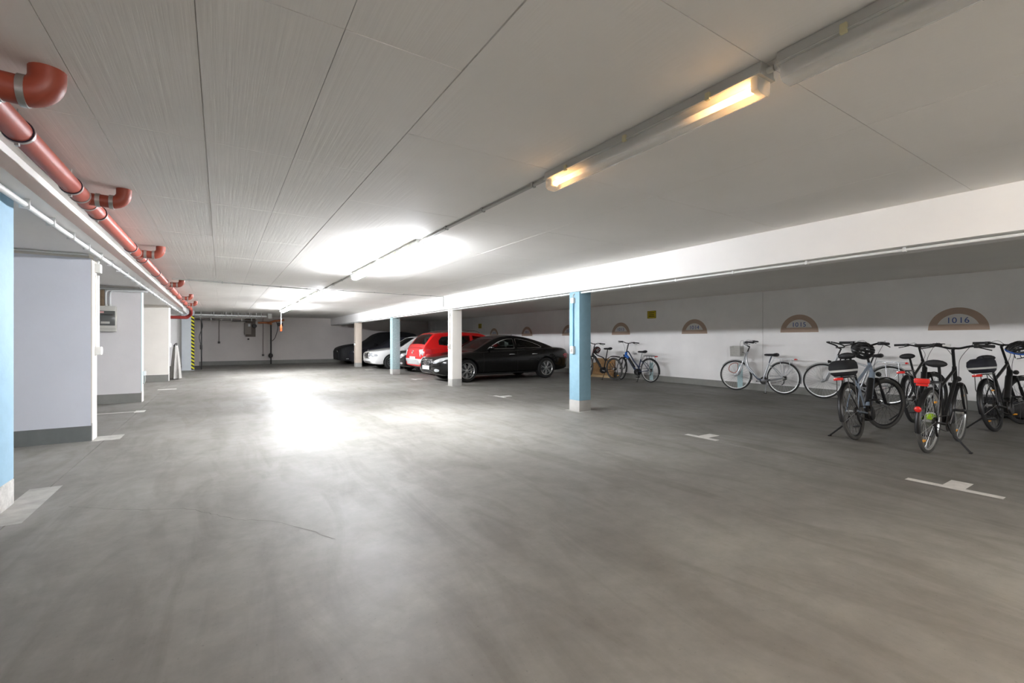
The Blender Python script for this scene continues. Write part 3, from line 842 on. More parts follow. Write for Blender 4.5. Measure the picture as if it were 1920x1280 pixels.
# tarpaulin-covered thing behind the cream partition
rr = random.Random(5)
rings = []
for j in range(12):
    t = j / 11
    z = 1.08 * (1 - t) + 0.02 * t
    rad = 0.06 + 0.12 * t ** 0.6
    ring_ = []
    for k in range(36):
        a = 2 * math.pi * k / 36
        f = 1 + (0.05 + 0.16 * t) * math.sin(7 * a + 1.3 * t) + 0.06 * t * math.sin(13 * a)
        ring_.append((rad * f * 0.75 * math.cos(a), rad * f * 1.3 * math.sin(a), z + 0.03 * math.sin(3 * a) * (1 - t)))
    rings.append(ring_)
e = empty('draped_scooter', (-1.22, 18.0, 0), (0, 0, 0), 'thing draped in a grey sheet beside the cream partition wall', 'covered scooter')
MB().loft(rings).build('sheet', mat('grey_sheet', '9a9893', 0.8, var=0.1, vscale=6), e, 60)
MB().tube(catmull([(-0.02, -0.25, 1.06), (0.02, -0.1, 1.12), (0.02, 0.1, 1.12), (-0.02, 0.25, 1.06)], 4), 0.025, 8).build('handlebar', M_DARK, e)

# ================================================================== cars
def pchip(pts):
    xs = np.array([p[0] for p in pts], float); ys = np.array([p[1] for p in pts], float)
    h = np.diff(xs); d = np.diff(ys) / h
    m = np.zeros(len(xs)); m[0] = d[0]; m[-1] = d[-1]
    for i in range(1, len(xs) - 1):
        if d[i - 1] * d[i] > 0:
            w1 = 2 * h[i] + h[i - 1]; w2 = h[i] + 2 * h[i - 1]
            m[i] = (w1 + w2) / (w1 / d[i - 1] + w2 / d[i])
    def f(x):
        x = min(max(x, xs[0]), xs[-1])
        i = int(min(max(np.searchsorted(xs, x) - 1, 0), len(h) - 1))
        t = (x - xs[i]) / h[i]
        return float((1 + 2 * t) * (1 - t) ** 2 * ys[i] + t * (1 - t) ** 2 * h[i] * m[i] + t * t * (3 - 2 * t) * ys[i + 1] + t * t * (t - 1) * h[i] * m[i + 1])
    return f

def boolean(base, cutters):
    """base mesh minus cutter meshes -> new mesh"""
    o = bpy.data.objects.new('tmp', base); COL.objects.link(o)
    cs = []
    for c in cutters:
        k = bpy.data.objects.new('tmpc', c); COL.objects.link(k); cs.append(k)
        md = o.modifiers.new('b', 'BOOLEAN'); md.operation = 'DIFFERENCE'; md.object = k; md.solver = 'EXACT'
    dg = bpy.context.evaluated_depsgraph_get(); dg.update()
    me = bpy.data.meshes.new_from_object(o.evaluated_get(dg))
    for k in cs:
        m_ = k.data; bpy.data.objects.remove(k); bpy.data.meshes.remove(m_)
    bpy.data.objects.remove(o)
    bpy.data.meshes.remove(base)
    return me

def link_mesh(name, me, m, parent, smooth=35, label=None):
    me.materials.clear(); me.materials.append(m)
    me.shade_smooth(); me.set_sharp_from_angle(angle=R(smooth))
    o = bpy.data.objects.new(name, me); COL.objects.link(o); o.parent = parent
    if label: o['label'] = label
    return o

M_TYRE = mat('car_tyre', '1d1d1d', 0.7, var=0.1, vscale=20)
M_ALLOY = mat('alloy', 'cfd1d2', 0.25, 0.9, var=0.03)
M_CHROME = mat('chrome', 'e2e2e2', 0.08, 1.0)
M_GLASS = None
def glass_mat():
    m = bpy.data.materials.new('car_glass'); m.use_nodes = True
    nt = m.node_tree; out = nt.nodes['Material Output']
    t = nt.nodes.new('ShaderNodeBsdfTransparent'); t.inputs[0].default_value = (0.42, 0.47, 0.45, 1)
    g = nt.nodes.new('ShaderNodeBsdfGlossy'); g.inputs['Roughness'].default_value = 0.02
    fr = nt.nodes.new('ShaderNodeFresnel'); fr.inputs[0].default_value = 1.5
    mx = nt.nodes.new('ShaderNodeMixShader')
    nt.links.new(fr.outputs[0], mx.inputs[0]); nt.links.new(t.outputs[0], mx.inputs[1]); nt.links.new(g.outputs[0], mx.inputs[2])
    nt.links.new(mx.outputs[0], out.inputs['Surface'])
    return m
M_GLASS = glass_mat()
M_INT = mat('car_interior', '26262a', 0.8, var=0.1)
M_LAMPGLASS = mat('headlamp_clear', 'd9dde0', 0.12, 0.55, var=0.08, vscale=30)
M_LAMPDARK = mat('headlamp_reflector', '77797c', 0.2, 0.8)
M_REDLAMP = mat('tail_lamp_red', 'b0202a', 0.15, coat=1.0)
M_PLATE = mat('blank_plate', 'd9dad8', 0.4)
M_BLACKPLASTIC = mat('black_trim', '18181a', 0.45, var=0.05)

def wheel_meshes(Rt, Rr, wd, nsp, style):
    t = MB().lathe([(Rr - 0.01, -wd / 2 + 0.02), (Rr, -wd / 2 + 0.005), (Rt - 0.03, -wd / 2), (Rt - 0.008, -wd / 2 + 0.02), (Rt, -wd / 2 + 0.05), (Rt, wd / 2 - 0.05),
                    (Rt - 0.008, wd / 2 - 0.02), (Rt - 0.03, wd / 2), (Rr, wd / 2 - 0.005), (Rr - 0.01, wd / 2 - 0.02)], (0, 0, 0), 'y', 40).mesh('tyre')
    r = MB()
    r.lathe([(Rr - 0.018, -wd / 2 + 0.06), (Rr - 0.012, -wd / 2 + 0.012), (Rr + 0.004, -wd / 2 + 0.002), (Rr + 0.004, wd / 2 - 0.02), (Rr - 0.02, wd / 2 - 0.02)], (0, 0, 0), 'y', 40)
    r.lathe([(0.001, -wd / 2 + 0.015), (0.03, -wd / 2 + 0.013), (0.055, -wd / 2 + 0.03), (0.055, 0.02)], (0, 0, 0), 'y', 24)
    for k in range(nsp):
        a = 2 * math.pi * k / nsp + 0.2
        if style == 'alloy':
            for da in (-0.12, 0.12):
                r.tube([(0.04 * math.cos(a), -wd / 2 + 0.03, 0.04 * math.sin(a)), ((Rr - 0.012) * math.cos(a + da), -wd / 2 + 0.022, (Rr - 0.012) * math.sin(a + da))], 0.013, 6)
        else:
            r.tube([(0.05 * math.cos(a), -wd / 2 + 0.035, 0.05 * math.sin(a)), ((Rr - 0.012) * math.cos(a), -wd / 2 + 0.03, (Rr - 0.012) * math.sin(a))], 0.02, 6)
    disc = MB().lathe([(0.001, 0.0), (Rr * 0.72, 0.0), (Rr * 0.72, 0.012), (0.001, 0.012)], (0, -0.01, 0), 'y', 30).mesh('brake_disc')
    rm = r.mesh('rim')
    return t, rm, disc

def put(name, me, m, parent, loc, rz=0):
    if not me.materials:
        me.materials.append(m); me.shade_smooth(); me.set_sharp_from_angle(angle=R(40))
    o = bpy.data.objects.new(name, me); COL.objects.link(o); o.parent = parent; o.location = loc; o.rotation_euler = (0, 0, rz)
    return o

def build_car(S, loc, rz, label, name):
    """local x: nose at 0, tail at L; near side -y"""
    root = empty(name, loc, (0, 0, rz), label, 'car')
    L, W = S['L'], S['W']
    top, bot, plan = pchip(S['top']), pchip(S['bot']), pchip(S['plan'])
    crown = S.get('crown', 0.025)
    hw = W / 2
    def ring(x):
        w_, zt, zb = plan(x) * hw, top(x), bot(x)
        h = zt - zb
        half = [(0, zb), (w_ * 0.80, zb), (w_ * 0.93, zb + 0.05 * h), (w_ * 0.975, zb + 0.22 * h), (w_ * 0.995, zb + 0.45 * h), (w_, zb + 0.62 * h),
                (w_ * 0.985, zb + 0.80 * h), (w_ * 0.955, zt - 0.055 * min(1, h / 0.4)), (w_ * 0.90, zt - 0.012), (w_ * 0.75, zt + crown * 0.3), (w_ * 0.4, zt + crown * 0.8), (0, zt + crown)]
        pts = [(x, -y, z) for (y, z) in half] + [(x, y, z) for (y, z) in half[-2:0:-1]]
        return [p for p in pts]
    N = 64
    xs = sorted(set([L * (0.5 - 0.5 * math.cos(math.pi * k / N)) for k in range(N + 1)]))
    rings = []
    for x in xs:
        r = ring(x)
        n = len(r)
        rings.append(r)
    body = MB().loft(rings).mesh('body')
    cut = []
    Rt, wd = S['Rt'], S['wd']
    for wx in S['wheels']:
        for s in (-1, 1):
            yo = s * (hw + 0.1)
            yi = s * (hw - wd - 0.12)
            cut.append(MB().tube([(wx, yi, Rt + 0.005), (wx, yo, Rt + 0.005)], Rt + S.get('archgap', 0.045), 36).mesh('c'))
    # front and rear recesses
    body = boolean(body, cut)
    bo = link_mesh('body', body, S['paint'], root, 32)
    # liners
    for wx in S['wheels']:
        for s in (-1, 1):
            y0, y1 = s * (hw - wd - 0.11), s * (hw - 0.05)
            MB().lathe([(Rt + 0.042, min(y0, y1)), (Rt + 0.042, max(y0, y1))], (wx, 0, Rt + 0.005), 'y', 24, a0=-0.25, a1=math.pi + 0.25).build('wheel_arch_liner', M_BLACKPLASTIC, bo)
    # cabin
    roof, cw = pchip(S['roof']), pchip(S['cabw'])
    x0, x1 = S['roof'][0][0], S['roof'][-1][0]
    zbelt = S['belt']; tum = S['tumble']; zmax = max(p[1] for p in S['roof'])
    def yside(x, z):
        return cw(x) * hw - tum * max(0, z - zbelt)
    def cring(x, ins=0.0, low=0.0):
        zr = roof(x) - ins
        zlow = top(x) - 0.12 - low
        zr = max(zr, zlow + 0.02)
        rc = min(0.13, max(0.02, (zr - zbelt) * 0.45)) if zr > zbelt else 0.02
        ys = lambda z: max(0.1, yside(x, z) - ins)
        zc = zr - rc * 0.8
        half = [(0, zlow), (ys(zlow) , zlow), (ys(min(zbelt, zc)), min(zbelt, zc)), (ys(zc), zc), (ys(zc) - rc * 0.10, zr - rc * 0.42), (ys(zc) - rc * 0.42, zr - rc * 0.10), (ys(zc) - rc, zr), (ys(zc) * 0.5, zr + 0.018), (0, zr + 0.024)]
        return [(x, -y, z) for (y, z) in half] + [(x, y, z) for (y, z) in half[-2:0:-1]]
    M_ = 48
    cx = [x0 + (x1 - x0) * k / M_ for k in range(M_ + 1)]
    cab = MB().loft([cring(x) for x in cx]).mesh('cabin')
    ci = [x0 + 0.10 + (x1 - x0 - 0.20) * k / M_ for k in range(M_ + 1)]
    cuts = [MB().loft([cring(x, 0.045, 0.1) for x in ci]).mesh('c')]
    for poly in S['side_windows']:
        cuts.append(MB().prism(poly, -hw - 0.2, hw + 0.2, 'xz').mesh('c'))
    wins = []
    for (a, b, ya, yb) in S['screens']:           # windscreen and rear window: x range, half widths at both ends
        cuts.append(MB().prism([(a, -ya), (b, -yb), (b, yb), (a, ya)], zbelt - 0.02, zmax + 0.3, 'xy').mesh('c'))
    cab = boolean(cab, cuts)
    co = link_mesh('cabin', cab, S['paint'], root, 32)
    # glass
    for poly in S['side_windows']:
        for s in (-1, 1):
            P = [(x, s * (yside(x, z) - 0.012), z) for x, z in poly]
            MB().add(P, [tuple(range(len(P)))]).build('side_window', M_GLASS, co, 0)
            if S.get('chrome_frame'):
                Q = [(x, s * (yside(x, z) + 0.004), z) for x, z in poly]
                MB().tube(Q, S.get('frame_r', 0.008), 6, closed=True).build('window_trim', M_CHROME, co)
    for (a, b, ya, yb) in S['screens']:
        n = 10; vs = []; fs = []
        for k in range(n + 1):
            t = k / n; x = a + (b - a) * t; wy = ya + (yb - ya) * t
            for q in range(9):
                u = -1 + 2 * q / 8
                vs.append((x, u * wy, roof(x) + 0.016 - 0.014 * u * u - 0.01))
        for k in range(n):
            for q in range(8):
                fs.append((k * 9 + q, k * 9 + q + 1, (k + 1) * 9 + q + 1, (k + 1) * 9 + q))
        MB().add(vs, fs).build('screen', M_GLASS, co)
    # interior
    it = MB()
    it.box((x0 + 0.25, -hw * 0.78, zbelt - 0.22), (x1 - 0.25, hw * 0.78, zbelt - 0.06))
    io = it.build('interior', M_INT, co, 0)
    for sx in S['seats']:
        for sy in (-0.36, 0.36):
            MB().box((sx, sy - 0.2, zbelt - 0.1), (sx + 0.12, sy + 0.2, zbelt + 0.12), 0.04).build('seat', M_INT, io)
            MB().box((sx + 0.02, sy - 0.12, zbelt + 0.13), (sx + 0.11, sy + 0.12, zbelt + 0.27), 0.035).build('headrest', M_INT, io)
    MB().tube([(S['steer'] + 0.06 * math.cos(t) * 0.6, S.get('steery', -0.36) + 0.17 * math.sin(t), zbelt + 0.0 + 0.17 * math.cos(t)) for t in [2 * math.pi * k / 20 for k in range(20)]], 0.014, 6, closed=True).build('steering_wheel', M_INT, io)
    # wheels
    ty, rm, dc = wheel_meshes(Rt, S['Rr'], wd, S.get('spokes', 7), S.get('rimstyle', 'alloy'))
    for wx in S['wheels']:
        for s in (-1, 1):
            y = s * (hw - wd / 2 - 0.02)
            rzw = 0 if s < 0 else math.pi
            t_ = put('wheel', ty, M_TYRE, root, (wx, y, Rt), rzw)
            put('rim', rm, M_ALLOY, t_, (0, 0, 0))
            put('brake_disc', dc, M_LAMPDARK, t_, (0, 0, 0))
    # mirrors
    mx_, mz = S['mirror']
    for s in (-1, 1):
        yb_ = yside(mx_, mz)
        mo = MB().ball((mx_, s * (yb_ + 0.15), mz + 0.03), (0.06, 0.105, 0.065), 14, 8)
        mo.tube([(mx_ - 0.02, s * (yb_ - 0.01), mz - 0.01), (mx_, s * (yb_ + 0.10), mz + 0.01)], 0.022, 8)
        mo.build('mirror', S.get('mirror_mat', S['paint']), root)
    def side_patch(pts, off, m, nm, sides=(-1, 1), par=root):
        """patch lying on the body's flank / corner; pts (x, z)"""
        for s in sides:
            vs = [(x, s * (plan(x) * hw * 0.999 + off), z) for x, z in pts]
            MB().add(vs, [tuple(range(len(vs)))]).build(nm, m, par, 0)
    S['fns'] = dict(top=top, bot=bot, plan=plan, hw=hw, roof=roof, yside=yside, patch=side_patch, root=root, body=bo, cab=co)
    # flank lines: sill strip and door joints, handles
    for dx in S.get('doors', ()):
        for s in (-1, 1):
            P = []
            for k in range(12):
                z = bot(dx) + 0.10 + (top(dx) - 0.05 - bot(dx) - 0.10) * k / 11
                u = (z - bot(dx)) / (top(dx) - bot(dx))
                wv = np.interp(u, [0, 0.05, 0.22, 0.45, 0.62, 0.8, 0.93, 1], [0.80, 0.93, 0.975, 0.995, 1.0, 0.985, 0.955, 0.90])
                P.append((dx, s * (plan(dx) * hw * wv + 0.0005), z))
            MB().tube(P, 0.0035, 5).build('door_joint', M_BLACKPLASTIC, bo)
    for hx in S.get('handles', ()):
        for s in (-1, 1):
            y = s * plan(hx) * hw
            z = S['handle_z']
            MB().tube(catmull([(hx - 0.10, y * 0.985, z), (hx - 0.05, y * 1.0 + s * 0.018, z + 0.004), (hx + 0.05, y * 1.0 + s * 0.018, z + 0.004), (hx + 0.10, y * 0.985, z)], 4), 0.010, 6).build('door_handle', S.get('handle_mat', S['paint']), root)
    return root

def nose_patch(S, yz, off, m, nm, par=None, front=True, xoff=None):
    """patch on the nose or tail: points (y, z) dropped onto the body along x"""
    F = S['fns']; L = S['L']; hw = F['hw']
    def drop(y, z):
        rng = [k * 0.01 for k in range(0, 130)]
        for t in rng:
            x = t if front else L - t
            w_, zt, zb = F['plan'](x) * hw, F['top'](x), F['bot'](x)
            h = zt - zb
            if z > zt + 0.02 or z < zb: continue
            u = (z - zb) / h
            wv = np.interp(u, [0, 0.05, 0.22, 0.45, 0.62, 0.8, 0.93, 1], [0.80, 0.93, 0.975, 0.995, 1.0, 0.985, 0.955, 0.90])
            if abs(y) <= w_ * wv:
                return x
        return rng[-1] if front else L - rng[-1]
    sgn = -1 if front else 1
    # subdivide the outline into a fan with inner points so it hugs the surface
    n = len(yz); cy = sum(p[0] for p in yz) / n; cz = sum(p[1] for p in yz) / n
    vs = []; fs = []
    for t in (1.0, 0.75, 0.5, 0.25):
        for y, z in yz:
            a, b = cy + (y - cy) * t, cz + (z - cz) * t
            vs.append((drop(a, b) + sgn * off, a, b))
    vs.append((drop(cy, cz) + sgn * off, cy, cz))
    for k in range(3):
        for i in range(n):
            j = (i + 1) % n
            fs.append((k * n + i, k * n + j, (k + 1) * n + j, (k + 1) * n + i))
    fs += [(3 * n + i, 3 * n + (i + 1) % n, 4 * n) for i in range(n)]
    return MB().add(vs, fs).build(nm, m, par or F['root'], 60)

def solid_patch(S, yz, th, off, m, nm, par=None, front=True):
    o = nose_patch(S, yz, off, m, nm, par, front)
    me = o.data
    bm = bmesh.new(); bm.from_mesh(me)
    r = bmesh.ops.extrude_face_region(bm, geom=list(bm.faces))
    for v in [q for q in r['geom'] if isinstance(q, bmesh.types.BMVert)]:
        v.co.x += (th if front else -th)
    bmesh.ops.recalc_face_normals(bm, faces=bm.faces)
    bm.to_mesh(me); bm.free()
    return o

def ellipse(cy, cz, ry, rz, n=20, tilt=0.0):
    return [(cy + ry * math.cos(t) * math.cos(tilt) - rz * math.sin(t) * math.sin(tilt), cz + ry * math.cos(t) * math.sin(tilt) + rz * math.sin(t) * math.cos(tilt)) for t in [2 * math.pi * k / n for k in range(n)]]

def star_emblem(parent, x, z, r, m):
    e = MB()
    n = 24
    e.tube([(x, r * math.cos(2 * math.pi * k / n), z + r * math.sin(2 * math.pi * k / n)) for k in range(n)], r * 0.10, 6, closed=True)
    for k in range(3):
        a = math.pi / 2 + k * 2 * math.pi / 3
        t = (math.cos(a), math.sin(a)); q = (-t[1], t[0])
        e.add([(x - 0.006, 0, z), (x, q[0] * r * 0.16, z + q[1] * r * 0.16), (x, t[0] * r * 0.95, z + t[1] * r * 0.95), (x, -q[0] * r * 0.16, z - q[1] * r * 0.16), (x + 0.006, 0, z)],
              [(0, 1, 2), (0, 2, 3), (4, 2, 1), (4, 3, 2)])
    return e.build('star_emblem', m, parent, 30)

P_BLACK = mat('black_car_paint', '060606', 0.25, coat=0.5, spec=0.3)
P_RED = mat('red_car_paint', 'c80d10', 0.3, coat=1.0)
P_WHITE = mat('white_car_paint', 'dedfdd', 0.3, coat=1.0)
P_DARK = mat('dark_grey_car_paint', '1f2022', 0.28, coat=1.0)
P_SILVER = mat('silver_bumper', 'b9bab8', 0.35, 0.3)

# ---- black four-door coupe
S = dict(L=4.9, W=1.87, paint=P_BLACK, Rt=0.335, Rr=0.235, wd=0.235, wheels=(0.90, 3.80), crown=0.03,
         top=[(0, 0.60), (0.06, 0.66), (0.2, 0.715), (0.5, 0.79), (1.0, 0.865), (1.4, 0.91), (2.2, 0.935), (3.2, 0.965), (3.9, 1.0), (4.4, 0.995), (4.75, 0.94), (4.9, 0.82)],
         bot=[(0, 0.33), (0.08, 0.25), (0.3, 0.20), (0.9, 0.19), (3.8, 0.20), (4.5, 0.24), (4.8, 0.30), (4.9, 0.40)],
         plan=[(0, 0.50), (0.05, 0.66), (0.15, 0.79), (0.35, 0.90), (0.7, 0.97), (1.3, 1.0), (3.6, 1.0), (4.2, 0.965), (4.6, 0.89), (4.82, 0.78), (4.9, 0.66)],
         roof=[(1.10, 0.86), (1.25, 0.93), (1.6, 1.12), (1.95, 1.28), (2.25, 1.36), (2.6, 1.385), (3.0, 1.355), (3.4, 1.275), (3.8, 1.16), (4.15, 1.04), (4.35, 0.96)],
         cabw=[(1.10, 0.78), (1.5, 0.86), (2.0, 0.89), (3.2, 0.89), (3.9, 0.83), (4.35, 0.72)], belt=0.935, tumble=0.50,
         side_windows=[[(1.62, 0.965), (1.80, 1.06), (2.02, 1.165), (2.22, 1.235), (2.42, 1.27), (2.60, 1.278), (2.60, 0.985)],
                       [(2.70, 0.988), (2.70, 1.277), (2.9, 1.265), (3.12, 1.225), (3.35, 1.16), (3.55, 1.085), (3.68, 1.02), (3.66, 1.0)]],
         screens=[(1.30, 1.98, 0.66, 0.52), (3.25, 4.02, 0.50, 0.58)], chrome_frame=True, frame_r=0.012, seats=(2.35, 3.15), steer=1.95, mirror=(1.72, 0.98),
         mirror_mat=P_BLACK, doors=(1.45, 2.66, 3.52), handles=(2.45, 3.32), handle_z=0.80, handle_mat=M_CHROME, spokes=7)
car = build_car(S, (5.18, 12.80, 0), 0, 'black four-door coupe parked nose out behind the cream pillar', 'coupe_car')
grille = solid_patch(S, [(-0.40, 0.66), (-0.30, 0.70), (0.30, 0.70), (0.40, 0.66), (0.33, 0.53), (0.22, 0.49), (-0.22, 0.49), (-0.33, 0.53)], 0.06, 0.012, M_BLACKPLASTIC, 'grille')
for k in range(4):
    z = 0.525 + k * 0.045
    wv = 0.31 + 0.022 * k
    P = [(-0.022 + (0.08 * (abs(y) / 0.4) ** 2), y, z) for y in [-wv + 2 * wv * q / 10 for q in range(11)]]
    MB().tube(P, 0.011, 6).build('chrome_bar', M_CHROME, grille)
star_emblem(grille, -0.045, 0.595, 0.085, M_CHROME)
F = S['fns']
for s in (-1, 1):
    solid_patch(S, [(s * 0.48, 0.56), (s * 0.55, 0.65), (s * 0.66, 0.71), (s * 0.78, 0.755), (s * 0.83, 0.765), (s * 0.82, 0.70), (s * 0.74, 0.62), (s * 0.60, 0.555)], 0.05, 0.014, M_LAMPGLASS, 'headlamp')
    solid_patch(S, ellipse(s * 0.60, 0.36, 0.085, 0.045), 0.05, 0.012, M_LAMPGLASS, 'fog_lamp')
    solid_patch(S, [(s * 0.62, 0.78), (s * 0.80, 0.80), (s * 0.845, 0.75), (s * 0.82, 0.64), (s * 0.70, 0.62), (s * 0.58, 0.66)], 0.05, 0.012, M_REDLAMP, 'tail_lamp', front=False)
    # wrap of the tail lamp on the flank
    F['patch']([(4.66, 0.64), (4.60, 0.68), (4.56, 0.76), (4.60, 0.80), (4.78, 0.80), (4.80, 0.66)], 0.004, M_REDLAMP, 'tail_lamp_side', (s,))
    MB().tube([(0.9, s * 0.93, 0.255), (1.3, s * 0.925, 0.235), (3.4, s * 0.925, 0.24)], 0.012, 6).build('sill_trim', M_BLACKPLASTIC, F['body'])
solid_patch(S, [(-0.42, 0.37), (0.42, 0.37), (0.36, 0.28), (-0.36, 0.28)], 0.05, 0.012, M_BLACKPLASTIC, 'air_intake')
MB().box((-0.035, -0.26, 0.37), (-0.02, 0.26, 0.48), 0.004).build('number_plate', M_PLATE, F['root'])
MB().tube(catmull([(-0.012 + 0.35 * abs(y / 0.8) ** 2.4, y, 0.505 - 0.02) for y in [-0.78 + 1.56 * k / 12 for k in range(13)]], 2), 0.010, 6).build('bumper_strip', M_CHROME, F['body'])
MB().tube([(2.95, 0.0, 1.37), (3.02, 0, 1.42)], 0.008, 6).build('antenna', M_BLACKPLASTIC, F['root'])

# ---- red tall hatchback, tail to the lane
S = dict(L=4.25, W=1.78, paint=P_RED, Rt=0.31, Rr=0.20, wd=0.2, wheels=(0.85, 3.42), crown=0.02,
         top=[(0, 0.62), (0.08, 0.70), (0.4, 0.83), (0.9, 0.92), (1.2, 0.96), (2.5, 0.98), (3.6, 1.0), (4.1, 0.99), (4.2, 0.95), (4.25, 0.88)],
         bot=[(0, 0.35), (0.1, 0.26), (0.5, 0.20), (3.6, 0.21), (4.1, 0.30), (4.25, 0.36)],
         plan=[(0, 0.52), (0.1, 0.76), (0.35, 0.92), (0.8, 0.99), (1.3, 1.0), (3.5, 1.0), (3.95, 0.965), (4.15, 0.90), (4.25, 0.80)],
         roof=[(0.85, 0.90), (1.0, 0.97), (1.4, 1.22), (1.8, 1.44), (2.1, 1.50), (2.6, 1.525), (3.3, 1.51), (3.68, 1.475), (3.85, 1.36), (4.0, 1.18), (4.14, 1.0), (4.18, 0.9)],
         cabw=[(0.85, 0.80), (1.3, 0.90), (2.0, 0.93), (3.4, 0.93), (3.9, 0.90), (4.18, 0.86)], belt=0.98, tumble=0.30,
         side_windows=[[(1.42, 1.01), (1.68, 1.20), (1.95, 1.36), (2.3, 1.40), (2.3, 1.01)], [(2.40, 1.01), (2.40, 1.40), (3.12, 1.39), (3.12, 1.02)], [(3.22, 1.04), (3.22, 1.385), (3.50, 1.35), (3.62, 1.22), (3.62, 1.08)]],
         screens=[(1.02, 1.75, 0.70, 0.60), (3.74, 4.08, 0.57, 0.66)], seats=(2.1, 3.0), steer=1.75, mirror=(1.45, 1.02), doors=(1.3, 2.35, 3.2), handles=(2.2, 3.1), handle_z=0.86, spokes=5, rimstyle='plain')
car = build_car(S, (9.90, 15.20, 0), math.pi, 'red tall hatchback parked tail out beyond the black coupe', 'hatchback_car')
F = S['fns']
for s in (-1, 1):
    solid_patch(S, [(s * 0.56, 0.93), (s * 0.74, 0.95), (s * 0.79, 0.84), (s * 0.77, 0.72), (s * 0.66, 0.68), (s * 0.60, 0.78)], 0.04, 0.012, M_LAMPGLASS, 'tail_lamp', front=False)
    F['patch']([(3.98, 0.70), (3.90, 0.76), (3.94, 0.92), (4.12, 0.94), (4.15, 0.70)], 0.006, M_REDLAMP, 'tail_lamp_side', (s,))
    MB().tube(catmull([(1.95, s * 0.62, 1.50), (2.1, s * 0.62, 1.565), (2.6, s * 0.62, 1.585), (3.2, s * 0.62, 1.57), (3.45, s * 0.62, 1.50)], 4), 0.016, 8).build('roof_rail', M_STEEL, F['cab'])
solid_patch(S, [(-0.70, 0.60), (0.70, 0.60), (0.70, 0.38), (-0.70, 0.38)], 0.05, 0.02, P_SILVER, 'bumper_panel', front=False)
MB().box((4.262, -0.26, 0.56), (4.285, 0.26, 0.67), 0.004).build('number_plate', M_PLATE, F['root'])
em = MB()
em.tube([(4.262, 0.06 * math.cos(2 * math.pi * k / 20), 0.83 + 0.06 * math.sin(2 * math.pi * k / 20)) for k in range(20)], 0.007, 6, closed=True)
em.build('round_badge', M_CHROME, F['root'])
bl = MB().tube([(4.262, -0.035, 0.875), (4.262, -0.012, 0.835), (4.262, 0.012, 0.835), (4.262, 0.035, 0.875)], 0.005, 5)
bl.build('badge_stroke', M_CHROME, F['root'])
bl = MB().tube([(4.262, -0.045, 0.85), (4.262, -0.02, 0.785), (4.262, 0.0, 0.825), (4.262, 0.02, 0.785), (4.262, 0.045, 0.85)], 0.005, 5)
bl.build('badge_stroke', M_CHROME, F['root'])
MB().tube([(3.78, 0.0, 1.44), (3.74, 0.28, 1.46)], 0.006, 5).build('wiper', M_BLACKPLASTIC, F['root'])

# ---- dark saloon, only its nose shows
def saloon(paint, **kw):
    d = dict(L=4.5, W=1.74, paint=paint, Rt=0.31, Rr=0.20, wd=0.2, wheels=(0.82, 3.5), crown=0.03,
             top=[(0, 0.62), (0.05, 0.70), (0.2, 0.76), (0.6, 0.83), (1.1, 0.89), (1.4, 0.93), (3.2, 0.97), (3.8, 0.98), (4.3, 0.94), (4.5, 0.84)],
             bot=[(0, 0.34), (0.1, 0.24), (0.5, 0.20), (3.8, 0.21), (4.3, 0.28), (4.5, 0.38)],
             plan=[(0, 0.66), (0.06, 0.82), (0.2, 0.91), (0.5, 0.97), (1.0, 1.0), (3.7, 1.0), (4.2, 0.95), (4.42, 0.86), (4.5, 0.74)],
             roof=[(1.15, 0.88), (1.3, 0.95), (1.7, 1.20), (2.0, 1.36), (2.3, 1.41), (2.8, 1.42), (3.2, 1.38), (3.55, 1.20), (3.9, 0.99), (4.0, 0.93)],
             cabw=[(1.15, 0.82), (1.6, 0.90), (2.2, 0.92), (3.2, 0.92), (4.0, 0.84)], belt=0.94, tumble=0.36,
             side_windows=[[(1.62, 0.97), (1.85, 1.14), (2.08, 1.28), (2.35, 1.31), (2.35, 0.98)], [(2.45, 0.98), (2.45, 1.31), (2.9, 1.30), (3.2, 1.19), (3.38, 1.02)]],
             screens=[(1.30, 1.98, 0.66, 0.56), (3.28, 3.78, 0.56, 0.64)], seats=(2.2, 2.95), steer=1.9, mirror=(1.66, 0.99), doors=(1.4, 2.4, 3.3), handles=(2.25, 3.1), handle_z=0.84, spokes=9, rimstyle='plain')
    d.update(kw)
    return d
S = saloon(P_DARK, W=1.73, plan=[(0, 0.58), (0.06, 0.76), (0.2, 0.88), (0.5, 0.97), (1.0, 1.0), (3.7, 1.0), (4.2, 0.95), (4.42, 0.86), (4.5, 0.74)])
car = build_car(S, (5.75, 17.40, 0), 0, 'dark grey saloon with oval headlamps, mostly hidden beside the red car', 'saloon_car')
for s in (-1, 1):
    solid_patch(S, ellipse(s * 0.58, 0.64, 0.16, 0.075, tilt=s * 0.5), 0.05, 0.012, M_LAMPGLASS, 'headlamp')
    solid_patch(S, ellipse(s * 0.58, 0.36, 0.07, 0.04), 0.05, 0.012, M_LAMPGLASS, 'fog_lamp')
gr = solid_patch(S, [(-0.3, 0.66), (0.3, 0.66), (0.24, 0.50), (-0.24, 0.50)], 0.05, 0.012, M_BLACKPLASTIC, 'grille')
for k in range(3):
    MB().tube([(-0.012, -0.26, 0.53 + 0.045 * k), (-0.02, 0, 0.53 + 0.045 * k), (-0.012, 0.26, 0.53 + 0.045 * k)], 0.008, 6).build('chrome_bar', M_CHROME, gr)
MB().box((-0.03, -0.26, 0.36), (-0.012, 0.26, 0.46), 0.004).build('number_plate', M_PLATE, S['fns']['root'])

